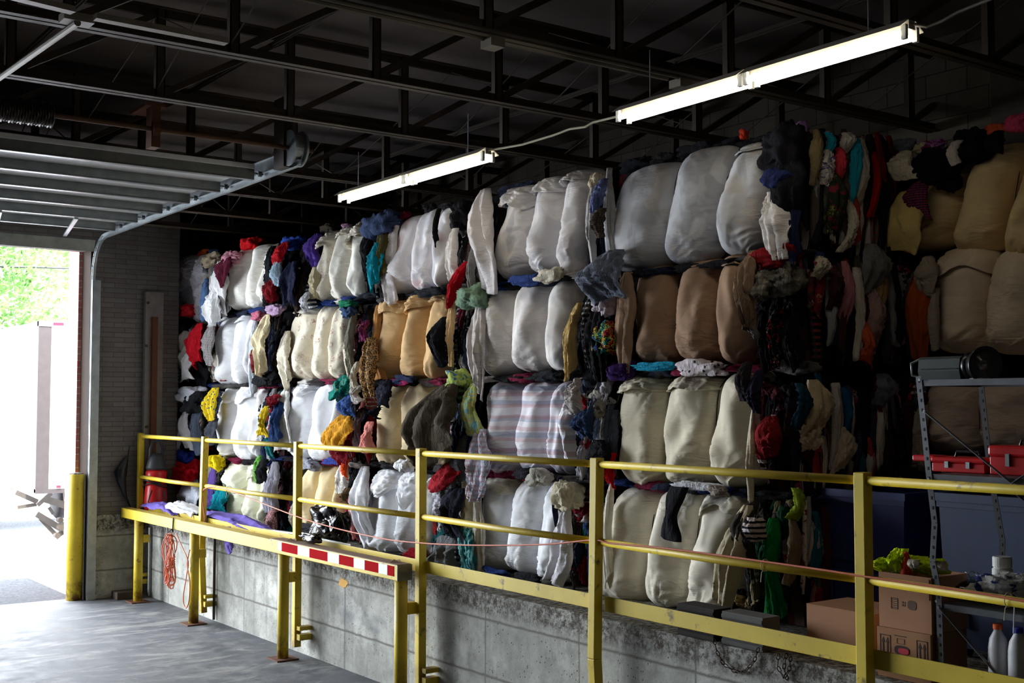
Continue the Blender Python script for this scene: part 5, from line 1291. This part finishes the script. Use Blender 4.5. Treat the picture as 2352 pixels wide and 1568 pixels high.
m = MB(); m.tube([Vector((cx_ + .045 * math.cos(a), cy0 + .04 * math.sin(a), zk - .05 + .0045 * a)) for a in [i * .4 for i in range(80)]], .0065, 7); m.build('wrapped_turns', M_CORD, ec, smooth=True)
m = MB(); q = lambda px, py: at_x(px, py, cx_ + .02)
m.tube(smooth_path([q(404, 1224), q(418, 1255), q(432, 1290), q(428, 1325), q(421, 1372), q(426, 1396), q(434, 1380), q(436, 1335), q(430, 1295), q(436, 1262)]), .0065, 7); m.build('loose_end', M_CORD, ec, smooth=True)
m = MB(); m.tube([(GX - .08, cy0, GZ1 + .012), (GX - .085, cy0, GZ0 - .03), (cx_, cy0 + .01, zt_c + .04), (cx_ - .03, cy0 + .05, zt_c - .01), (cx_ - .02, cy0 + .09, zt_c + .05)], .009, 8); m.build('hook', M_BLACK, ec, smooth=True)
m = MB(); q = lambda px, py: at_x(px, py, RX - .035)
pts = [q(462, 1215), q(470, 1195), q(466, 1150), q(471, 1122), q(520, 1124), (q(700, 1192)), q(860, 1233), q(970, 1247), q(1100, 1252), q(1250, 1250), q(1362, 1240), q(1400, 1247), q(1500, 1256), q(1600, 1268), q(1760, 1290), q(1900, 1310), q(1975, 1322), q(2100, 1340), q(2250, 1362), q(2352, 1380), q(2500, 1405)]
sm = []
for i in range(len(pts) - 1):
    p0, p1, p2, p3 = pts[max(i - 1, 0)], pts[i], pts[i + 1], pts[min(i + 2, len(pts) - 1)]
    for k in range(6):
        t_ = k / 6; sm.append(.5 * ((2 * p1) + (p2 - p0) * t_ + (2 * p0 - 5 * p1 + 4 * p2 - p3) * t_ ** 2 + (3 * p1 - p0 - 3 * p2 + p3) * t_ ** 3))
m.tube(sm, .0065, 7); tag(m.build('extension_cord', M_CORD, None, smooth=True), 'orange extension cord slung along the middle rail of the railing', 'extension cord')
M_TIE = plain('string', rgb(196, 190, 170), .7)
ties = [((526, 1128), 'string tie holding the cord, right of the second post'), ((1368, 1242), 'string tie on the middle rail at the fourth long bay post'), ((1757, 1292), 'string tie holding the cord below the grey-brown jacket'), ((2316, 1372), 'white cable tie on the middle rail at the right edge')]
for (px, py), lb in ties:
    y = at_x(px, py, RX).y; m = MB(); m.tube([(RX + .036 * math.cos(a), y, zm_r + .036 * math.sin(a)) for a in [2 * PI * i / 16 for i in range(17)]] + [(RX - .03, y, zm_r - .04), (RX - .035, y + .004, zm_r - .10)], .003, 6); tag(m.build('string_tie', M_TIE), lb, 'tie')

# chains and the blot on the dock wall
M_CHN = plain('rusty_chain', rgb(70, 54, 44), .7, .4)
def chain(pts, name_label):
    # links threaded along the polyline
    r = empty('chain', pts[0], name_label, 'chain'); P = [Vector(p) for p in pts]; m = MB(); k = 0
    for a, b in zip(P, P[1:]):
        L = (b - a).length; n = max(1, int(L / .028)); d = (b - a).normalized()
        for i in range(n):
            c = a + d * (i + .5) * L / n; s_ = d.orthogonal().normalized() if k % 2 else d.cross(d.orthogonal()).normalized(); k += 1
            m.tube([c + d * .02 * math.cos(t_) + s_ * .010 * math.sin(t_) for t_ in [2 * PI * q / 8 for q in range(9)]], .0035, 5, caps=False)
    o = m.build('links', M_CHN, r, smooth=True); o['kind'] = 'stuff'; return r
q = lambda px, py: at_x(px, py, DOCK_X - .02)
chain([q(*p) for p in ((1640, 1466), (1646, 1495), (1662, 1525), (1690, 1543), (1712, 1540), (1732, 1518), (1742, 1488))], 'rusty chain hanging in a loop under the kick plate')
chain([q(*p) for p in ((1788, 1500), (1786, 1530), (1800, 1556), (1812, 1540), (1816, 1508), (1806, 1500), (1800, 1535), (1808, 1560))], 'rusty chain bunched under the kick plate, right of the looped one')
a, b = at_x(776, 1322, DOCK_X), at_x(800, 1354, DOCK_X)
m = MB(); rnd = random.Random(4); ring = [Vector((DOCK_X - .004, (a.y + b.y) / 2 + (a.y - b.y) / 2 * math.cos(t_) * rnd.uniform(.5, 1.1), (a.z + b.z) / 2 + (a.z - b.z) / 2 * math.sin(t_) * rnd.uniform(.6, 1.1))) for t_ in [2 * PI * i / 18 for i in range(18)]]
m.v += ring + [p + Vector((.004, 0, 0)) for p in ring]; m.f.append(tuple(range(18))); m.m.append(0)
for i in range(18): m.f.append((i, (i + 1) % 18, 18 + (i + 1) % 18, 18 + i)); m.m.append(0)
tag(m.build('paint_blot', plain('orange_paint', rgb(214, 160, 60), .7)), 'small orange-yellow paint blot on the concrete dock wall', 'paint blot')

# ================================================================== right-hand end of the dock
def carton(name, px0, px1, pyt, X, dep, h=None, zb=DOCK_Z + .002):
    a, b = at_x(px0, pyt, X), at_x(px1, pyt, X)
    return a.y, b.y, a.z
M_CARD2 = plain('cardboard_pinkish', rgb(170, 126, 96), .85, spec=.2, var=.08, sc=3)
# concrete pieces behind the kick plate
for (px0, px1, pyt, lb, c_) in ((1556, 1640, 1384, 'dark ribbed rubber block on the dock edge below the middle ecru bulge', rgb(46, 42, 40)), (1658, 1752, 1402, 'grey concrete block on the dock edge, right of the ribbed one', rgb(96, 94, 92))):
    X = 5.74; a, b = at_x(px0, pyt, X), at_x(px1, pyt + 12, X); m = MB(); zt_ = a.z
    m.box((X, b.y, DOCK_Z + .001), (X + .16, a.y, zt_))
    if 'ribbed' in lb:
        for k in range(4): m.box((X - .008, b.y, DOCK_Z + .01 + (zt_ - DOCK_Z) * k / 4), (X, a.y, DOCK_Z + .01 + (zt_ - DOCK_Z) * (k + .5) / 4))
    tag(m.build('curb_block', plain('block_mat', c_, .9), None, bevel=.008), lb, 'block')
# large plain carton
X = 5.92; a, b = at_x(1852, 1386, X), at_x(2006, 1404, X)
cb = empty('cardboard_box', (X + .2, (a.y + b.y) / 2, DOCK_Z), 'large plain closed cardboard box on the dock left of the last post', 'cardboard box')
bx((X, b.y, DOCK_Z + .001), (X + .40, a.y, a.z)).build('carton', M_CARD2, cb, bevel=.005)
bx((X - .001, b.y, a.z - .0015), (X + .20, a.y, a.z + .003)).build('flap', M_CARD2, cb); bx((X + .205, b.y, a.z - .0015), (X + .401, a.y, a.z + .003)).build('flap', M_CARD2, cb)
X = 5.80
a, b = at_x(2014, 1434, X), at_x(2138, 1462, X); ztb = (a.z + b.z) / 2
lb_ = empty('bottle_carton', (X + .2, (a.y + b.y) / 2, DOCK_Z), 'cardboard box printed 32 oz. with arrows and a hand hole, under another box', 'cardboard box')
y1_, y0_ = a.y, b.y
bx((X, y0_, DOCK_Z + .001), (X + .34, y1_, ztb)).build('carton', M_CARD, lb_, bevel=.004)
W = y1_ - y0_; H = ztb - DOCK_Z
M_INK = plain('ink', rgb(44, 30, 26), .8)
def ink(u0, v0, u1, v1, nm='print', par=None, Xf=None, Y1=None, Wd=None, Z0=None, Hd=None, mat=None):
    Xf = Xf or X; Y1 = Y1 or y1_; Wd = Wd or W; Z0 = Z0 or DOCK_Z; Hd = Hd or H
    return (Xf - .0015, Y1 - u1 * Wd, Z0 + v0 * Hd), (Xf + .001, Y1 - u0 * Wd, Z0 + v1 * Hd)
for u0 in (.06, .74):
    m = MB(); wd = .20
    for r0 in ((u0, .30, u0 + .012, .86), (u0 + wd - .012, .30, u0 + wd, .86), (u0, .30, u0 + wd, .315), (u0, .845, u0 + wd, .86), (u0 + .035, .36, u0 + wd - .035, .39)): m.box(*ink(*r0))
    for uc in (u0 + .06, u0 + .14):
        m.box(*ink(uc - .012, .42, uc + .012, .70)); l_, h_ = ink(uc - .03, .70, uc + .03, .82)
        n = len(m.v); m.v += [Vector((X - .0016, h_[1], l_[2])), Vector((X - .0016, l_[1], l_[2])), Vector((X - .0016, (l_[1] + h_[1]) / 2, h_[2]))]; m.f.append((n, n + 1, n + 2)); m.m.append(0)
    m.build('arrow_print', M_INK, lb_)
def oval(Xf, yc, zc, ry, rz, nm, mat, par, dx=.0015):
    m = MB(); ring = [Vector((Xf - dx, yc + ry * sgnpow(math.cos(t_), .7), zc + rz * sgnpow(math.sin(t_), .7))) for t_ in [2 * PI * i / 24 for i in range(24)]]
    m.v += ring + [p + Vector((dx, 0, 0)) for p in ring]; m.f.append(tuple(range(24))); m.m.append(0)
    for i in range(24): m.f.append((i, (i + 1) % 24, 24 + (i + 1) % 24, 24 + i)); m.m.append(0)
    return m.build(nm, mat, par)
oval(X, y1_ - W * .47, DOCK_Z + H * .60, W * .14, H * .09, 'hand_hole', M_INK, lb_)
oval(X - .002, y1_ - W * .50, DOCK_Z + H * .585, W * .10, H * .06, 'red_bottle_label', plain('label_red', rgb(190, 40, 60), .5), lb_)
for r0 in ((.36, .76, .38 + .12, .775),): pass
m = MB()
for r0 in ((.38, .72, .52, .727), (.38, .82, .52, .827), (.38, .72, .384, .827), (.516, .72, .52, .827), (.33, .87, .56, .885)): m.box(*ink(*r0))
m.build('small_print', M_INK, lb_)
def text(s_, loc, size, mat, par, align='LEFT', bold=.0, name='lettering'):
    cu = bpy.data.curves.new(name, 'FONT'); cu.body = s_; cu.size = size; cu.extrude = .0008; cu.offset = bold; cu.align_x = align
    t_o = bpy.data.objects.new(name, cu); COL.objects.link(t_o); bpy.context.view_layer.update()
    me = bpy.data.meshes.new_from_object(t_o.evaluated_get(bpy.context.evaluated_depsgraph_get())); bpy.data.objects.remove(t_o)
    me.materials.clear(); me.materials.append(mat); o = bpy.data.objects.new(name, me); COL.objects.link(o)
    o.matrix_world = Matrix(((0, 0, -1, loc[0]), (-1, 0, 0, loc[1]), (0, 1, 0, loc[2]), (0, 0, 0, 1)))
    if par:
        o.parent = par; off = parent_world(par)
        o.matrix_basis = Matrix.Translation(Vector(loc) - off) @ Matrix(((0, 0, -1, 0), (-1, 0, 0, 0), (0, 1, 0, 0), (0, 0, 0, 1)))
    return o
text('32 oz.', (X - .001, y1_ - W * .33, DOCK_Z + H * .30), H * .30, M_INK, lb_, bold=.0022)
# open carton above it
a2 = at_x(2016, 1312, X - .0); zt2b = a2.z
ob = empty('open_carton', (X + .2, (y0_ + y1_) / 2, ztb), 'open cardboard box stacked on the 32 oz. box, holding a hi-vis vest', 'cardboard box')
y1o, y0o = y1_ - .01, y0_ + .0; Xo = X + .01; t_ = .008
for lo, hi in (((Xo, y0o, ztb + .002), (Xo + t_, y1o, zt2b)), ((Xo + .34 - t_, y0o, ztb + .002), (Xo + .34, y1o, zt2b)), ((Xo + t_, y0o, ztb + .002), (Xo + .34 - t_, y0o + t_, zt2b)), ((Xo + t_, y1o - t_, ztb + .002), (Xo + .34 - t_, y1o, zt2b)), ((Xo + t_, y0o + t_, ztb + .002), (Xo + .34 - t_, y1o - t_, ztb + .01))):
    bx(lo, hi).build('panel', M_CARD2, ob)
Wo, Ho = y1o - y0o, zt2b - ztb
bx((Xo - .004, y0o + .01, ztb + Ho * .60), (Xo, y1o - .01, ztb + Ho * .97)).build('folded_flap', M_CARD2, ob)
m = MB(); kw = dict(Xf=Xo, Y1=y1o, Wd=Wo, Z0=ztb, Hd=Ho)
for r0 in ((.24, .36, .37, .37), (.24, .55, .37, .56), (.24, .36, .248, .56), (.362, .36, .37, .56)) + tuple((.26, .385 + .035 * k, .35, .395 + .035 * k) for k in range(5)): m.box(*ink(*r0, **kw))
m.build('label_print', M_INK, ob)
M_INK2 = plain('faint_ink', rgb(92, 68, 54), .8)
oval(Xo, y1o - Wo * .64, ztb + Ho * .47, Wo * .085, Ho * .085, 'round_stamp', M_INK2, ob); 
m = MB()
for k in range(4):
    m.box(*ink(.45 + .028 * (k % 2) * 1.4, .43 + .05 * (k // 2), .475 + .028 * (k % 2) * 1.4, .465 + .05 * (k // 2), **kw))
m.build('small_stamp', M_INK2, ob)
# hi-vis vest
M_HV = fabric((206, 236, 30)); M_SILV = plain('reflective_strip', rgb(190, 184, 170), .4)
hv = empty('safety_vest', (Xo + .17, (y0o + y1o) / 2, zt2b), 'fluorescent yellow safety vest stuffed into the open box', 'safety vest')
def q6(px, py, X_): return at_x(px, py, X_)
for k, (x0, y0, x1, y1, XX, sd) in enumerate(((2022, 1280, 2062, 1312, 5.88, 3), (2052, 1258, 2112, 1318, 5.93, 9), (2085, 1275, 2150, 1318, 5.98, 14), (2120, 1280, 2186, 1312, 6.0, 21))):
    A = q6((x0 + x1) / 2, y0, XX); B = q6((x0 + x1) / 2, y1, XX); w = abs(q6(x0, y0, XX).y - q6(x1, y0, XX).y)
    m = MB(); m.grid(cloth_rows(A, B, w * .8, w * 1.15, OUTX, SIDEY, sd, nu=20, nv=24, fold=.3, puff=.07, crumple=.022, taper=.6)); m.build('vest_fold', M_HV, hv, smooth=True, solid=.004)
for px, py, w_ in ((2098, 1296, .07), (2160, 1300, .06), (2044, 1304, .05)):
    A = q6(px, py - 12, 5.86); B = q6(px + 4, py + 12, 5.84); m = MB(); m.grid(cloth_rows(A, B, w_, w_, OUTX, SIDEY, px, fold=.15, puff=.02, crumple=.008, taper=.95)); m.build('reflective_band', M_SILV, hv, smooth=True, solid=.003)
c = q6(2081, 1296, 5.86); m = MB(); m.lathe((c.x, c.y, c.z - .08), [(.02, 0), (.032, .03), (.032, .10), (.016, .14), (.014, .15)], 16); tag(m.build('red_bottle', plain('red_plastic', rgb(206, 44, 30), .4), None, smooth=True), 'red plastic bottle top among the safety vest in the open box', 'bottle')

# slotted-angle shelf
M_SH = plain('shelf_grey', rgb(96, 98, 102), .45, .5, var=.15); M_SHD = plain('shelf_dark', rgb(44, 42, 42), .5, .3)
SX = 5.82; sY = at_x(2112, 980, SX).y; nY = sY - 1.05; DEPX = .60
zs = [at_x(2120, 872, SX).z, at_x(2150, 1089, SX).z, at_x(2160, 1385, SX).z]
sh = empty('metal_shelf', (SX + DEPX / 2, sY - .5, DOCK_Z), 'bent slotted-angle steel shelf unit on the dock at the right edge', 'shelf unit')
def angle_post(pts, nm, mat):
    m = MB()
    for A, B in zip(pts, pts[1:]):
        m.bar(Vector(A), Vector(B), .004, .036, (0, 1, 0)); 
        A2, B2 = Vector(A) + Vector((.016, .018, 0)), Vector(B) + Vector((.016, .018, 0)); m.bar(A2, B2, .004, .032, (1, 0, 0))
    o = m.build(nm, mat, sh)
    mm = MB()
    for A, B in zip(pts, pts[1:]):
        A, B = Vector(A), Vector(B); n = int((B - A).length / .05)
        for i in range(n):
            c = A.lerp(B, (i + .5) / n); mm.box((c.x - .004, c.y - .004, c.z - .009), (c.x - .0022, c.y + .004, c.z + .009))
    h = mm.build('slots', M_BLACK, o); h['kind'] = 'stuff'
    return o
angle_post([(SX, sY, zs[0] + .02), (SX, at_x(2136, 1120, SX).y, zs[1] - .05), (SX, at_x(2147, 1200, SX).y, at_x(2147, 1200, SX).z), (SX, at_x(2142, 1290, SX).y, at_x(2142, 1290, SX).z), (SX, at_x(2156, 1360, SX).y, at_x(2156, 1360, SX).z), (SX, at_x(2160, 1400, SX).y, DOCK_Z + .002)], 'shelf_post', M_SH)
angle_post([(SX + DEPX, sY, zs[0] + .02), (SX + DEPX, sY - .05, zs[1]), (SX + DEPX, sY - .12, zs[1] - .4), (SX + DEPX, sY - .08, DOCK_Z + .002)], 'shelf_post', M_SHD)
angle_post([(SX, nY, zs[0] + .02), (SX, nY, DOCK_Z + .002)], 'shelf_post', M_SH); angle_post([(SX + DEPX, nY, zs[0] + .02), (SX + DEPX, nY, DOCK_Z + .002)], 'shelf_post', M_SHD)
for k, z in enumerate(zs):
    m = MB(); o_ = [0, .06, .12][k]
    if k > 0: m.box((SX + .02, nY, z - .004), (SX + DEPX - .02, sY - o_, z + .0))
    m.box((SX + .003, nY, z - .035), (SX + .008, sY - o_, z + .0)); m.box((SX + DEPX - .008, nY, z - .035), (SX + DEPX - .003, sY - o_, z))
    m.box((SX + .003, nY, z - .035), (SX + DEPX, nY + .005, z)); m.box((SX + .003, sY - o_ - .005, z - .035), (SX + DEPX, sY - o_, z)); m.build('shelf_tray', M_SH, sh)
m = MB(); q = lambda px, py: at_x(px, py, SX - .01)
for pts in ([q(2124, 945), q(2324, 1110)], [q(2324, 1110), (SX - .01, nY, zs[1] + .3)], [q(2158, 1395), q(2300, 1560)]):
    mm = MB(); mm.bar(*pts, .004, .022, (1, 0, 0)); mm.build('diagonal_brace', M_SH, sh)
mm = MB(); mm.bar((SX + DEPX, sY - .1, zs[1] - .05), (SX + DEPX, nY, zs[2]), .004, .022, (1, 0, 0)); mm.build('diagonal_brace', M_SHD, sh)
for px, py in ((2113, 872), (2124, 945), (2134, 1100), (2324, 1110), (2152, 1380), (2157, 1395)):
    p = q(px, py); m = MB(); m.lathe((SX - .012, p.y, p.z), [(.008, 0), (.008, -.006)], 8, (1, 0, 0)); m.build('bolt', M_GALV, sh)
# large lantern on the top shelf
zl = zs[0] + .002; M_LN = plain('lantern_grey_green', rgb(58, 66, 64), .45); M_LNB = plain('lantern_black', rgb(24, 24, 26), .3)
a, b = at_x(2116, 830, 6.05), at_x(2288, 825, 6.12)
ln = empty('spotlight_lantern', ((a.x + b.x) / 2, (a.y + b.y) / 2, zl), 'large grey-green cordless spotlight lantern on the top shelf', 'lantern')
yL, yR = a.y, b.y; zc_ = zl + .085; xc = 6.10
m = MB()
prof = [(-.07, .0), (.07, .0), (.085, .05), (.075, .12), (.05, .135), (-.05, .135), (-.075, .12), (-.085, .05)]
y2 = yL + (yR - yL) * .62
rows = [[Vector((xc + p[0], y, zl + p[1])) for p in prof + [prof[0]]] for y in (yL, yL - .02, y2)]
m.grid(rows); m.v += rows[0][:-1]; n = len(m.v); m.f.append(tuple(range(n - 8, n))); m.m.append(0); m.v += rows[2][:-1]; n = len(m.v); m.f.append(tuple(range(n - 8, n))); m.m.append(0)
m.build('battery_body', M_LN, ln)
m = MB(); m.box((xc - .088, y2 + .01, zl + .06), (xc - .082, yL - .02, zl + .066)); m.build('seam', M_LNB, ln)
m = MB(); m.lathe((xc, y2, zc_ - .01), [(.07, 0), (.082, .01), (.082, .035), (.076, .04), (.076, .06), (.088, .07)], 28, (0, -1, 0)); m.build('neck_ring', M_LNB, ln, smooth=True)
yh = y2 - .07; Lh = yh - yR; axh = Vector((-.45, -1, 0)).normalized()
m = MB(); m.lathe((xc, yh, zc_ - .005), [(.085, 0), (.098, Lh * .5), (.106, Lh * .6), (.106, Lh * .75), (.094, Lh * .75), (.05, Lh * .4), (.02, Lh * .3)], 32, axh); m.build('lamp_head', M_LNB, ln, smooth=True)
M_REF = plain('reflector_chrome', rgb(200, 196, 188), .12, .95)
m = MB(); m.lathe((xc, yh, zc_ - .005), [(.092, Lh * .70), (.07, Lh * .52), (.03, Lh * .42), (.005, Lh * .41)], 32, axh); m.build('reflector', M_REF, ln, smooth=True)
gm = bpy.data.materials.new('lens_glass'); gm.use_nodes = True; g_ = gm.node_tree.nodes['Principled BSDF']; g_.inputs['Transmission Weight'].default_value = 1; g_.inputs['Roughness'].default_value = .02; g_.inputs['IOR'].default_value = 1.3
m = MB(); m.lathe((xc, yh, zc_ - .005), [(.094, Lh * .73), (.094, Lh * .745)], 32, axh); m.build('lens', gm, ln)
m = MB(); m.tube([(xc - .03, yL + .005, zl + .015), (xc - .07, yL + .05, zl + .03), (xc - .07, yL + .055, zl + .10), (xc - .04, yL, zl + .13)], .007, 8); m.build('carry_handle', M_GALV, ln, smooth=True)
a, b = at_x(2222, 866, 6.0), at_x(2252, 862, 6.0)
tag(bx((6.02, b.y, zl), (6.09, a.y, zl + .006)).build('paper_slip', M_WHITE), 'scrap of white paper under the lantern on the top shelf', 'paper')
# red toolboxes on the second shelf
M_TB = plain('toolbox_red', rgb(190, 26, 30), .35, var=.08); z2 = zs[1] + .002
def toolbox(px0, px1, pyt, X0, dep, label, ym=None):
    a, b = at_x(px0, pyt, X0), at_x(px1, pyt, X0); r = empty('toolbox', (X0 + dep / 2, (a.y + b.y) / 2, z2), label, 'toolbox', None); h = a.z - z2
    bx((X0, b.y, z2), (X0 + dep, a.y, z2 + h * .62)).build('tray', M_TB, r, bevel=.006); bx((X0 - .008, b.y - .008, z2 + h * .62), (X0 + dep + .008, a.y + .008, z2 + h)).build('lid', M_TB, r, bevel=.015)
    W_ = a.y - b.y
    for f in (.3, .7): bx((X0 - .012, a.y - W_ * f - .012, z2 + h * .3), (X0 - .002, a.y - W_ * f + .012, z2 + h * .72)).build('latch', M_GALV, r)
    m = MB(); yc = (a.y + b.y) / 2; m.tube([(X0 + dep / 2, yc - .08, z2 + h), (X0 + dep / 2, yc - .07, z2 + h + .03), (X0 + dep / 2, yc + .07, z2 + h + .03), (X0 + dep / 2, yc + .08, z2 + h)], .008, 8); m.build('lid_handle', M_BLACK, r); return r
toolbox(2140, 2262, 1048, 6.04, .2, 'low red toolbox with two latches on the second shelf')
toolbox(2272, 2420, 1022, 6.04, .26, 'taller red toolbox on the second shelf at the right edge')
a, b = at_x(2083, 1062, 6.0), at_x(2140, 1060, 6.04)
tb_ = bpy.data.objects['toolbox']
bx((6.05, b.y - .012, z2 + .055), (6.20, a.y, z2 + .09)).build('side_ledge', M_TB, tb_, bevel=.008)
# lower shelf: pan, cap, bag
z3 = zs[2] + .002
pc = at_x(2213, 1335, 6.12); M_PAN = plain('black_enamel', rgb(16, 16, 18), .12, 0, .7)
pn = empty('lidded_pan', (6.2, pc.y, z3), 'black enamel pan with lid and wire handle on the lower shelf', 'pan')
m = MB(); m.lathe((6.2, pc.y, z3), [(.12, 0), (.15, .02), (.155, .05)], 32); m.build('pan_body', M_PAN, pn, smooth=True)
m = MB(); m.lathe((6.2, pc.y, z3 + .05), [(.17, 0), (.165, .012), (.10, .035), (.02, .045)], 32); m.build('lid', M_PAN, pn, smooth=True)
m = MB(); m.tube([(6.2 + .03 * math.cos(t_) * 1.2, pc.y + .035 * math.sin(t_), z3 + .12 + .012 * math.sin(t_ * 3)) for t_ in [2 * PI * i / 20 for i in range(21)]], .003, 6); m.tube([(6.2, pc.y, z3 + .09), (6.2, pc.y + .02, z3 + .115)], .003, 6); m.build('wire_handle', M_GALV, pn, smooth=True)
c = at_x(2302, 1290, 6.2); m = MB(); m.lathe((6.2, c.y, c.z - .16), [(.055, 0), (.055, .12), (.045, .13), (.052, .135), (.052, .185), (.048, .19)], 24); tag(m.build('white_canister', M_WHITE, None, smooth=False), 'white plastic canister with screw lid behind the cloth bag', 'canister')
c = at_x(2296, 1340, 6.05); m = MB(); bundle_mesh(m, (6.08, c.y, z3 + .085), (.09, .17, .085), 23, n=36, amp=.26); tag(m.build('cloth_bag', fabric((236, 236, 234), 'print', (60, 70, 130), (60, 70, 140), sc=.35), None, smooth=True), 'crumpled white cloth bag with blue swirls on the lower shelf', 'bag')
# bottles under the shelf
def bottle(px, pyt, X0, r, capc, label):
    c = at_x(px, pyt, X0); hb = c.z - DOCK_Z; o = empty('squeeze_bottle', (X0, c.y, DOCK_Z), label, 'bottle', None)
    m = MB(); m.lathe((X0, c.y, DOCK_Z + .001), [(r * .9, 0), (r, .01), (r, hb * .62), (r * .97, hb * .64), (r, hb * .66), (r * .85, hb * .8), (r * .45, hb * .9), (r * .42, hb * .93)], 24); m.build('bottle_body', plain('hdpe', rgb(196, 196, 200), .45), o, smooth=True)
    m = MB(); m.lathe((X0, c.y, DOCK_Z + hb * .93), [(r * .5, 0), (r * .5, hb * .06), (r * .42, hb * .07)], 18); m.build('cap', plain('cap_mat', capc, .4), o); return o
bottle(2292, 1432, 5.86, .052, rgb(226, 92, 24), 'grey-white bottle with orange cap on the dock under the shelf'); bottle(2338, 1440, 5.84, .052, rgb(40, 50, 170), 'grey-white bottle with blue cap, right of the orange-capped one')
m = MB(); p = at_x(2330, 1385, 5.80); m.tube([p, at_x(2328, 1455, 5.80)], .004, 6); tag(m.build('cable_tie_tail', M_WHITE), 'thin white cable tie tail hanging over the blue-capped bottle', 'tie')
# big blue bins behind
def bin_(px0, px1, pyt, X0, dep, label, c):
    a, b = at_x(px0, pyt, X0), at_x(px1, pyt, X0); r = empty('wheeled_bin', (X0 + dep / 2, (a.y + b.y) / 2, DOCK_Z), label, 'plastic bin', None); M_ = plain('bin_blue', c, .5, var=.1); zt_ = a.z; y1b, y0b = a.y, b.y
    m = MB(); t_ = .03; z0 = DOCK_Z + .06
    def ring(z, k): return [Vector((X0 + k, y0b + k, z)), Vector((X0 + dep - k, y0b + k, z)), Vector((X0 + dep - k, y1b - k, z)), Vector((X0 + k, y1b - k, z)), Vector((X0 + k, y0b + k, z))]
    zr = [z0, z0 + (zt_ - z0) * .45, z0 + (zt_ - z0) * .47, zt_ - .09, zt_ - .088, zt_ - .02]; ks = [.06, .035, .025, .012, .0, .0]
    m.grid([ring(z, k) for z, k in zip(zr, ks)]); m.grid([ring(zt_ - .02, 0), ring(zt_ - .02, .03), ring(z0 + .1, .05)]); m.quad(*ring(z0, .06)[:4]); m.build('tub', M_, r)
    m = MB(); m.grid([ring(zt_ - .05, -.02), ring(zt_, -.02), ring(zt_, .02), ring(zt_ - .05, .02)]); m.build('rim', M_, r)
    m = MB(); yy0, yy1 = y0b + (y1b - y0b) * .2, y0b + (y1b - y0b) * .8; zz0, zz1 = z0 + .12, z0 + (zt_ - z0) * .38
    m.tube([(X0 + .03, yy0, zz0), (X0 + .025, yy0, zz1), (X0 + .025, yy1, zz1), (X0 + .03, yy1, zz0)], .012, 8); m.build('moulded_panel_edge', M_, r)
    for yy in (y0b + .12, y1b - .12):
        for xx in (X0 + .12, X0 + dep - .12):
            m = MB(); m.lathe((xx, yy - .02, DOCK_Z + .036), [(.015, 0), (.035, 0), (.035, .03), (.015, .03)], 14, (0, 1, 0)); m.build('caster', M_BLACK, r)
    return r
bin_(1862, 2076, 1118, 6.72, .72, 'dark navy blue plastic bin between the near stack and the shelf', rgb(34, 44, 104)); bin_(2150, 2420, 1130, 6.56, .8, 'slate-blue plastic bin behind the shelf at the right edge', rgb(42, 54, 86))
